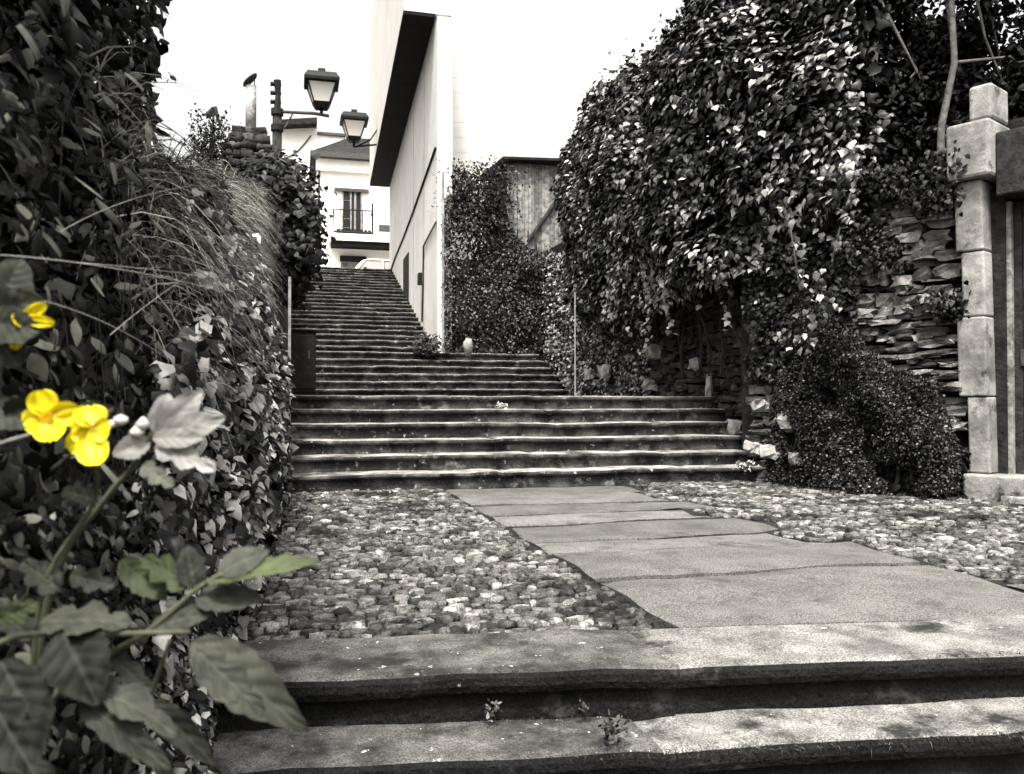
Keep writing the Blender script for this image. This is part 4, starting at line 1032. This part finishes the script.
mb = MB(); mb.box((x0 - .1, YH - .2, ze - .75), (x1, YH - .002, ze - .24)); mb.build('cornice', M['white'], root)
# balcony window
wa, wb, wt, wbm = HX(342), HX(362), HZZ(350, 192), HZZ(350, 237)
mb = MB(); mb.box((wa, YH - .03, wbm), (wb, YH - .004, wt)); wd = mb.build('window', M['glass_dark'], root)
mb = MB(); q = (wa + wb) / 2
for xx, hw in ((wa + .03, .03), (q - .06, .035), (q + .14, .045), (wb - .03, .03)): mb.box((xx - hw, YH - .07, wbm), (xx + hw, YH - .031, wt))
for k in range(1, 5): mb.box((wa + .061, YH - .06, wbm + (wt - wbm) * k / 5 - .008), (q - .1, YH - .032, wbm + (wt - wbm) * k / 5 + .008))
mb.build('frame', M['granite'], wd)
mb = MB(); mb.box((wa - .35, YH - .14, wt + .001), (wb + .3, YH - .003, wt + .14)); mb.build('lintel', M['greyiron'], root)
ba, bb, bt = HX(333), HX(371), HZZ(350, 214)
mb = MB(); mb.box((ba - .2, YH - .9, wbm - .32), (x1, YH - .001, wbm - .02)); mb.build('balcony_slab', M['white'], root)
mb = MB(); mb.box((ba - .1, YH - .8, wbm - .55), (x1, YH - .002, wbm - .325)); mb.build('slab_moulding', M['soffit'], root)
mb = MB()
mb.tube([(ba, YH - .85, bt), (bb, YH - .85, bt)], .03, 6); mb.tube([(ba, YH - .85, wbm + .05), (bb, YH - .85, wbm + .05)], .05, 6)
for x in (ba, bb): mb.tube([(x, YH - .85, bt), (x, YH, bt)], .03, 6)
k = 0
while ba + k * .14 <= bb + .01: mb.tube([(ba + k * .14, YH - .85, wbm - .02), (ba + k * .14, YH - .85, bt)], .022, 5); k += 1
mb.tube([(bb, YH - .85, wbm), (bb, YH - .85, bt + .35)], .045, 6); mb.build('railing', M['iron'], root)
mb = MB()
for k in range(9):
    xx = ba + .15 + k * .17; mb.box((xx, YH - .75, wbm - .015), (xx + .14, YH - .6, wbm + .2))
mb.build('flower_pots', M['wood_dark'], root)
mb = MB(); a, b = HX(377), HX(391); mb.box((a, YH - .95, HZZ(384, 236)), (b, YH - .902, HZZ(384, 229))); mb.build('vent_grille', M['greyiron'], root)
mb = MB(); mb.box((HX(340), YH - .35, HZZ(350, 262)), (HX(366), YH - .003, HZZ(350, 257))); mb.build('awning', M['soffit'], root)
mb = MB(); mb.box((HX(341), YH - .02, Z3), (HX(365), YH - .005, HZZ(350, 262.5))); mb.build('door', M['granite'], root)
mb = MB(); mb.tube([(x0 + .04, YH - .05, Z3), (x0 + .04, YH - .05, ze - .3)], .05, 6); mb.build('drain_pipe', M['greyiron'], root)

YG = 43.0
root = thing('house', 'tall plain white house behind the lantern left of the balcony house', 'house', (0, YG, Z3))
def GX(u): return PY(u, 140, YG).x
def GZ(v): return PY(310, v, YG).z
mb = MB(); mb.box((GX(281), YG + .5, Z3 - .3), (GX(318), YG + 9, GZ(124))); mb.build('wall', M['white'], root)
mb = MB(); mb.box((GX(318), YG + .52, Z3 - .3), (GX(345), YG + 8, GZ(131))); mb.build('side_wing', M['white'], root)
mb = MB(); zz0 = GZ(126); mb.hexa([(GX(276), YG - .2, zz0 - .15), (GX(317), YG - .2, zz0 + .1), (GX(317), YG + 9, zz0 + .1), (GX(276), YG + 9, zz0 - .15), (GX(276), YG - .2, zz0 + .12), (GX(317), YG - .2, zz0 + .4), (GX(317), YG + 9, zz0 + .4), (GX(276), YG + 9, zz0 + .12)])
mb.build('roof', M['roof'], root)
mb = MB(); mb.box((GX(317) + .02, YG + .4, GZ(131) + .003), (GX(345) + .05, YG + 8.1, GZ(130) + .08)); mb.build('coping', M['greyiron'], root)
mb = MB(); pts = [(GX(283 + 28 * t), YG + .45, GZ(158 - 26 * t + 5 * sin(t * 3))) for t in [q / 8 for q in range(9)]]; mb.tube(pts, .035, 5); mb.build('wire', M['greyiron'], root)

# parked car beyond the stair top
YC = 35.6; zc0 = Z3 - .008
root = thing('parked_car', 'pale parked car seen over the top stair, only its windows showing', 'car', (3.2, YC, zc0))
HS = (PY(360, 258, YC).z - zc0)   # roof height
x0 = PY(340, 262, YC).x; K = HS / 1.5
prof2 = [(0, .35), (0, .75), (.12, .92), (.55, .98), (.95, 1.42), (1.3, 1.5), (3.1, 1.5), (3.5, 1.42), (3.95, .95), (4.1, .9), (4.15, .35)]
mb = MB(); W = 1.7; n = len(prof2)
vs = [(x0 + a * K, YC, zc0 + b * K) for a, b in prof2] + [(x0 + a * K, YC + W, zc0 + b * K) for a, b in prof2]
mb.add(vs, [tuple(range(n)), tuple(range(2 * n - 1, n - 1, -1))] + [(i, n + i, n + (i + 1) % n, (i + 1) % n) for i in range(n)])
mb.build('body', M['carpaint'], root, bevel=.05)
def win(a0, a1, b0, b1, c0, c1):
    mb = MB(); o = .012
    vs = [(x0 + a * K, y, zc0 + b * K) for y in (YC - o, YC + .05) for a, b in ((a0, c0), (b0, c0), (b1, c1), (a1, c1))]
    mb.add(vs, [(0, 1, 2, 3), (7, 6, 5, 4), (0, 4, 5, 1), (1, 5, 6, 2), (2, 6, 7, 3), (3, 7, 4, 0)]); wn = mb.build('window', M['carglass'], root, bevel=.02)
    mb = MB(); pts = [Vector(p) + Vector((0, -.004, 0)) for p in vs[:4]]; pts.append(pts[0]); mb.tube(pts, .018, 5); mb.build('frame', M['greyiron'], wn)
win(.78, 1.12, 1.75, 1.75, 1.0, 1.42); win(1.88, 1.88, 2.75, 2.75, 1.0, 1.42); win(2.88, 2.88, 3.75, 3.42, 1.0, 1.4)
for a in (.75, 3.35):
    mb = MB(); mb.tube([(x0 + a * K, YC - .02, zc0 + .31 * K), (x0 + a * K, YC + .2, zc0 + .31 * K)], .31 * K, 18); wh = mb.build('wheel', M['rubber'], root, smooth=False)
    mb = MB(); mb.tube([(x0 + a * K, YC - .03, zc0 + .31 * K), (x0 + a * K, YC - .021, zc0 + .31 * K)], .19 * K, 14); mb.build('rim', M['greyiron'], wh)
mb = MB(); mb.box((x0 + 1.0 * K, YC - .14, zc0 + 1.0 * K), (x0 + 1.12 * K, YC - .015, zc0 + 1.1 * K)); mb.build('mirror', M['iron'], root, bevel=.01)
for a in (.02, 4.0):
    mb = MB(); mb.box((x0 + a * K, YC - .015, zc0 + .62 * K), (x0 + (a + .14) * K, YC + .2, zc0 + .74 * K)); mb.build('headlight', M['carglass'], root, bevel=.01)

# ------------------------------------------------------------------ foreground flowering plants
def bigleaf(name, base, tip, wid, parent, m, lobes='toothed', tone=.6, face=None, droop=.12, fold=.18, asym=0):
    vt = .03 if m == M['paleleaf'] else .09; sd_ = base[0] * .37 + tip[1] * .11
    """base, tip: (u,v,D) -> a leaf blade with midrib and veins between two points"""
    A_, B_ = P(*base), P(*tip); y = B_ - A_; L = y.length; y.normalize()
    view = (CAM - (A_ + B_) / 2).normalized(); nrm = Vector(face) if face else view
    nrm = (nrm - y * nrm.dot(y)).normalized(); x = y.cross(nrm)
    rows, cols = 60, 14; vs = []; tn = []
    for i in range(rows + 1):
        t = i / rows
        if lobes == 'toothed': wv = (sin(pi * min(1, t ** .75)) ** .8) * (1 + .13 * abs(sin(t * 21)) - .05) * (1 if t < .97 else .6)
        elif lobes == 'lobed':
            wv = (sin(pi * t ** .7) ** .55) * (.42 + .58 * abs(sin(2.6 * pi * t + .35)) ** .7) * (1 + .05 * sin(t * 60))
        elif lobes == 'trefoil':
            wv = .28 * sin(pi * t) ** .5 + .85 * max(0, 1 - ((t - .42) / .26) ** 2) * (1 + .08 * sin(t * 55)) + .3 * max(0, 1 - ((t - .8) / .2) ** 2) ** .6
        else: wv = sin(pi * t ** .8) ** .7
        wv = max(.0, wv) * wid / 2 * (.86 + .28 * n1(t * 7, sd_, 1)) + .0006
        for j in range(cols + 1):
            s = (j / cols - .5) * 2
            vein = (.0007 if m == M['paleleaf'] else .0016) * L / .08 * (abs(sin(t * 18 - abs(s) * 4)) - .5) * (1 - abs(s) * .5)
            z = -droop * L * (t - .25) ** 2 * 1.6 + fold * wid * abs(s) * wv / (wid / 2 + 1e-6) * .5 + vein + (n1(t * 4 + L * 50, s * 2, L * 100) - .5) * .06 * wid
            sh = .12 * wv * abs(s)       # lobes sweep forward
            p = A_ + y * (t * L + sh) + x * (s * wv * (1 + asym * s)) + nrm * z
            vs.append(p); tn.append(min(1, max(0, tone + (vt * 1.5 if abs(s) < .05 else 0) + (vt if abs(sin(t * 18 - abs(s) * 4)) < .16 else 0) + .12 * (n1(t * 9 + L * 70, s * 4, 3) - .5))))
    W = cols + 1; fs = [(i * W + j, i * W + j + 1, (i + 1) * W + j + 1, (i + 1) * W + j) for i in range(rows) for j in range(cols)]
    mb = MB(); mb.add(vs, fs); mb.t = tn
    o = mb.build(name, m, parent, smooth=True); return o
def stem(parent, pts, r0, r1, m='stem', name='stem'):
    q = [P(*p) for p in pts]; n = len(q); res = []
    for i in range(n - 1):
        for k in range(6):
            t = k / 6; p0, p1, p2, p3 = q[max(i - 1, 0)], q[i], q[i + 1], q[min(i + 2, n - 1)]
            res.append(.5 * ((2 * p1) + (p2 - p0) * t + (2 * p0 - 5 * p1 + 4 * p2 - p3) * t * t + (3 * p1 - p0 - 3 * p2 + p3) * t ** 3))
    res.append(q[-1]); k = len(res)
    mb = MB(); mb.tube(res, [r0 + (r1 - r0) * i / (k - 1) for i in range(k)], 8); return mb.build(name, M[m], parent, smooth=True)
def flower(parent, c, petals, heart=True, label=None):
    """petals: list of (tip u, tip v, dD, width px, cup)"""
    u, v, D = c; fl = thing('flower', None, None, (0, 0, 0)); fl.parent = parent
    ctr = P(u, v, D); fl.location = ctr - parent.location
    for (pu, pv, dD, wpx, cup) in petals:
        A_, B_ = P(u, v, D), P(pu, pv, D + dD); y = B_ - A_; L = y.length; y.normalize()
        nrm = (CAM - A_).normalized(); nrm = (nrm - y * nrm.dot(y)).normalized(); x = y.cross(nrm); wid = wpx * D / F_PX
        rows, cols = 12, 8; vs = []; tn = []
        for i in range(rows + 1):
            t = i / rows; wv = wid / 2 * (max(0, 1 - (2 * (t - .58) / (1.17 if t < .58 else .9)) ** 2) ** .5) + .0004
            for j in range(cols + 1):
                s = (j / cols - .5) * 2
                z = cup * L * (t * (t - .4)) + .25 * wid * s * s * (wv / wid) + .006 * L / .02 * .2 * sin(s * 7 + t * 3)
                vs.append(A_ + y * (t * L) + x * (s * wv) + nrm * z); tn.append(min(1, .35 + .75 * t - (.2 if abs(s) < .1 else 0)))
        W = cols + 1; mb = MB(); mb.add(vs, [(i * W + j, i * W + j + 1, (i + 1) * W + j + 1, (i + 1) * W + j) for i in range(rows) for j in range(cols)]); mb.t = tn
        mb.build('petal', M['petal'], fl, smooth=True)
    if heart:
        mb = MB(); nrm = (CAM - ctr).normalized()
        a1 = nrm.orthogonal().normalized(); a2 = nrm.cross(a1)
        for k in range(22):
            an = k * 2.4; rr = .0035 * (k / 22) ** .5 * 1.2
            mb.tube([ctr, ctr + nrm * .005 + (a1 * cos(an) + a2 * sin(an)) * rr * 1.4], [.0003, .0006], 5)
        mb.build('stamens', M['stamen'], fl)
    return fl
D0 = .74
# plant with the two yellow blooms
b0 = P(30, 800, .80)
root = thing('flowering_plant', 'plant with two bright yellow blooms in the left foreground', 'plant', (b0.x, b0.y, b0.z))
stem(root, [(-40, 462, .80), (0, 444, .77), (34, 433, .74), (48, 420, .735)], .0022, .0016, 'stem_pale')
stem(root, [(52, 470, .78), (88, 440, .745), (96, 428, .735)], .0018, .0014)
stem(root, [(30, 800, .82), (40, 600, .80), (95, 500, .78), (88, 446, .75)], .0028, .0018)
bigleaf('leaf', (60, 425, .765), (112, 408, .765), .028, root, M['green'], 'toothed', .25)
bigleaf('leaf', (10, 425, .79), (42, 395, .77), .03, root, M['green'], 'toothed', .15)
bigleaf('leaf', (-10, 405, .79), (30, 425, .77), .03, root, M['gleaf'], 'toothed', .2)
flower(root, (46, 417, .735), [(40, 391, .0, 27, .3), (25, 424, -.004, 25, .35), (53, 446, -.012, 28, .5), (80, 411, .008, 24, .2)])
flower(root, (92, 428, .73), [(92, 466, -.004, 29, .7), (72, 446, .01, 20, .3), (110, 431, .004, 24, .4), (90, 410, .012, 30, .4), (76, 430, .006, 24, .4)], heart=False)
mb = MB()
for (u, v, r) in ((121, 420, 7), (112, 424, 5)):
    p = P(u, v, .735); 
    mb.tube([p - Vector((r * .0008, 0, 0)), p, p + Vector((r * .0008, 0, 0))], [r * .0004, r * .0007, r * .0003], 8)
mb.build('bud', M['paleleaf'], root, smooth=True)

# plant with the pale lobed top leaves
b0 = P(30, 810, .86)
root = thing('leafy_plant', 'thick stemmed plant topped by a pale three lobed leaf right of the yellow blooms', 'plant', (b0.x, b0.y, b0.z))
stem(root, [(20, 810, .88), (50, 590, .86), (105, 500, .84), (135, 465, .825), (152, 432, .82)], .0042, .0022)
bigleaf('leaf', (155, 436, .82), (222, 418, .81), .026, root, M['paleleaf'], 'ovate', .34, fold=.08)
bigleaf('leaf', (152, 438, .815), (200, 438, .80), .018, root, M['paleleaf'], 'ovate', .30, fold=.08)
bigleaf('leaf', (158, 434, .82), (200, 392, .825), .028, root, M['paleleaf'], 'ovate', .28)
bigleaf('leaf', (156, 433, .83), (168, 394, .83), .024, root, M['paleleaf'], 'ovate', .28)
bigleaf('leaf', (150, 440, .82), (112, 455, .81), .022, root, M['paleleaf'], 'toothed', .35)
bigleaf('leaf', (155, 445, .82), (212, 468, .80), .024, root, M['paleleaf'], 'lobed', .3)
bigleaf('leaf', (142, 465, .82), (172, 485, .81), .020, root, M['gleaf'], 'lobed', .5)
for (u, v) in ((143, 424), (137, 432)):
    p = P(u, v, .815); mb = MB(); mb.tube([p + Vector((0, 0, -.006)), p, p + Vector((0, 0, .007))], [.002, .0075, .001], 8); mb.build('bud', M['paleleaf'], root, smooth=True)

# lower plant with horizontal stalk and big drooping leaves
b0 = P(10, 830, .72)
root = thing('leafy_plant', 'large leaved plant with drooping toothed leaves in the bottom left corner', 'plant', (b0.x, b0.y, b0.z))
stem(root, [(-30, 660, .74), (20, 636, .73), (100, 634, .72), (190, 632, .72)], .0034, .0020)
stem(root, [(0, 760, .76), (60, 690, .75), (110, 655, .75), (150, 630, .745), (196, 590, .74), (222, 574, .735)], .0040, .0018)
stem(root, [(10, 830, .74), (40, 720, .73), (62, 640, .72)], .0036, .0026)
stem(root, [(120, 790, .80), (150, 700, .80), (170, 640, .78)], .0022, .0018)
bigleaf('leaf', (205, 582, .735), (319, 557, .74), .030, root, M['green'], 'toothed', .55, face=(.2, -.4, .9), droop=.05)
bigleaf('leaf', (195, 600, .74), (262, 596, .74), .030, root, M['gleaf'], 'toothed', .25, face=(.1, -.6, .7))
bigleaf('leaf', (190, 640, .72), (304, 728, .70), .042, root, M['gleaf'], 'toothed', .27, droop=.35)
bigleaf('leaf', (196, 650, .715), (262, 712, .70), .030, root, M['gleaf'], 'lobed', .22, droop=.2)
bigleaf('leaf', (30, 640, .74), (-6, 600, .74), .03, root, M['gleaf'], 'lobed', .16)
bigleaf('leaf', (110, 655, .75), (150, 690, .74), .022, root, M['gleaf'], 'lobed', .2)
bigleaf('leaf', (60, 590, .79), (20, 560, .80), .026, root, M['gleaf'], 'lobed', .1)
bigleaf('leaf', (70, 575, .79), (112, 585, .78), .022, root, M['gleaf'], 'lobed', .16)
bigleaf('leaf', (95, 500, .79), (60, 490, .80), .024, root, M['gleaf'], 'lobed', .08)
bigleaf('leaf', (40, 622, .73), (128, 618, .72), .042, root, M['gleaf'], 'lobed', .22, face=(.1, -.5, .8))
bigleaf('leaf', (62, 630, .715), (96, 700, .69), .046, root, M['gleaf'], 'toothed', .06, droop=.3)
bigleaf('leaf', (78, 685, .72), (176, 716, .71), .036, root, M['gleaf'], 'lobed', .25, face=(.3, -.5, .7), droop=.3)
bigleaf('leaf', (80, 698, .715), (168, 768, .70), .026, root, M['gleaf'], 'toothed', .18, droop=.25)
bigleaf('leaf', (-10, 700, .68), (44, 790, .65), .045, root, M['gleaf'], 'lobed', .03)
bigleaf('leaf', (0, 660, .70), (45, 745, .68), .045, root, M['gleaf'], 'toothed', .05)
bigleaf('leaf', (195, 588, .745), (186, 545, .75), .024, root, M['gleaf'], 'toothed', .10)
bigleaf('leaf', (150, 628, .745), (210, 610, .73), .024, root, M['gleaf'], 'toothed', .22, face=(.1, -.7, .6))
bigleaf('leaf', (218, 574, .735), (268, 548, .75), .024, root, M['gleaf'], 'toothed', .3, face=(.2, -.6, .7))
bigleaf('leaf', (120, 560, .78), (165, 598, .76), .026, root, M['green'], 'toothed', .3)
bigleaf('leaf', (0, 620, .72), (34, 604, .71), .022, root, M['green'], 'lobed', .5)
bigleaf('leaf', (190, 585, .745), (140, 556, .76), .026, root, M['green'], 'lobed', .3)
bigleaf('leaf', (150, 700, .8), (215, 765, .78), .024, root, M['gleaf'], 'toothed', .10)
# upper-left plant with a nodding bloom
b0 = P(-30, 700, .85)
root = thing('flowering_plant', 'plant with one nodding yellow bloom half hidden by leaves at the left edge', 'plant', (b0.x, b0.y, b0.z))
stem(root, [(-30, 700, .85), (-20, 420, .82), (-8, 330, .8), (4, 300, .79)], .003, .002)
bigleaf('leaf', (2, 300, .79), (22, 258, .80), .034, root, M['gleaf'], 'ovate', .20)
bigleaf('leaf', (-12, 312, .78), (40, 300, .77), .034, root, M['gleaf'], 'toothed', .35)
bigleaf('leaf', (-14, 322, .765), (38, 330, .765), .034, root, M['gleaf'], 'ovate', .25)
bigleaf('leaf', (-10, 330, .775), (20, 366, .775), .03, root, M['gleaf'], 'ovate', .10)
flower(root, (22, 318, .772), [(46, 304, .0, 12, .1), (56, 324, -.004, 11, .1), (12, 322, -.01, 14, .2), (14, 348, .004, 13, .2)], heart=False)

# dark inner growth at the foot of the left wall behind the near plants
def f_near(s, t):
    y = .85 + 2.3 * s; z = -.75 + 1.5 * t; x = np.interp(y, [.8, 1.5, 2.5, 3.2], [-.36, -.34, -.31, -.27])
    return np.stack([x, y, z], 1), np.tile([.85, -.45, .2], (len(s), 1))
root = thing('undergrowth', 'shadowy mixed undergrowth behind the yellow flowering plants', 'plant', (-.35, 1.8, -.5))
Q, N = curtain(f_near, 6500, .12, 4, jit=.5, up=.35, seed=71, gap=.15)
leaves('foliage', Q, N, RNG.uniform(.014, .034, len(Q)), M['hedge'], T_FINE, .9, .7, np.clip(RNG.beta(1, 3.4, len(Q)), 0, 1), root)
mb = MB()
for k in range(30):
    y = random.uniform(1.0, 3.0); pts = [Vector((-.33, y, -.6))]
    for q in range(5): pts.append(pts[-1] + Vector((random.gauss(0, .012), random.gauss(0, .03), random.uniform(.1, .22))))
    mb.tube(pts, .0035, 4)
mb.build('stem', M['bark_pale'], root)
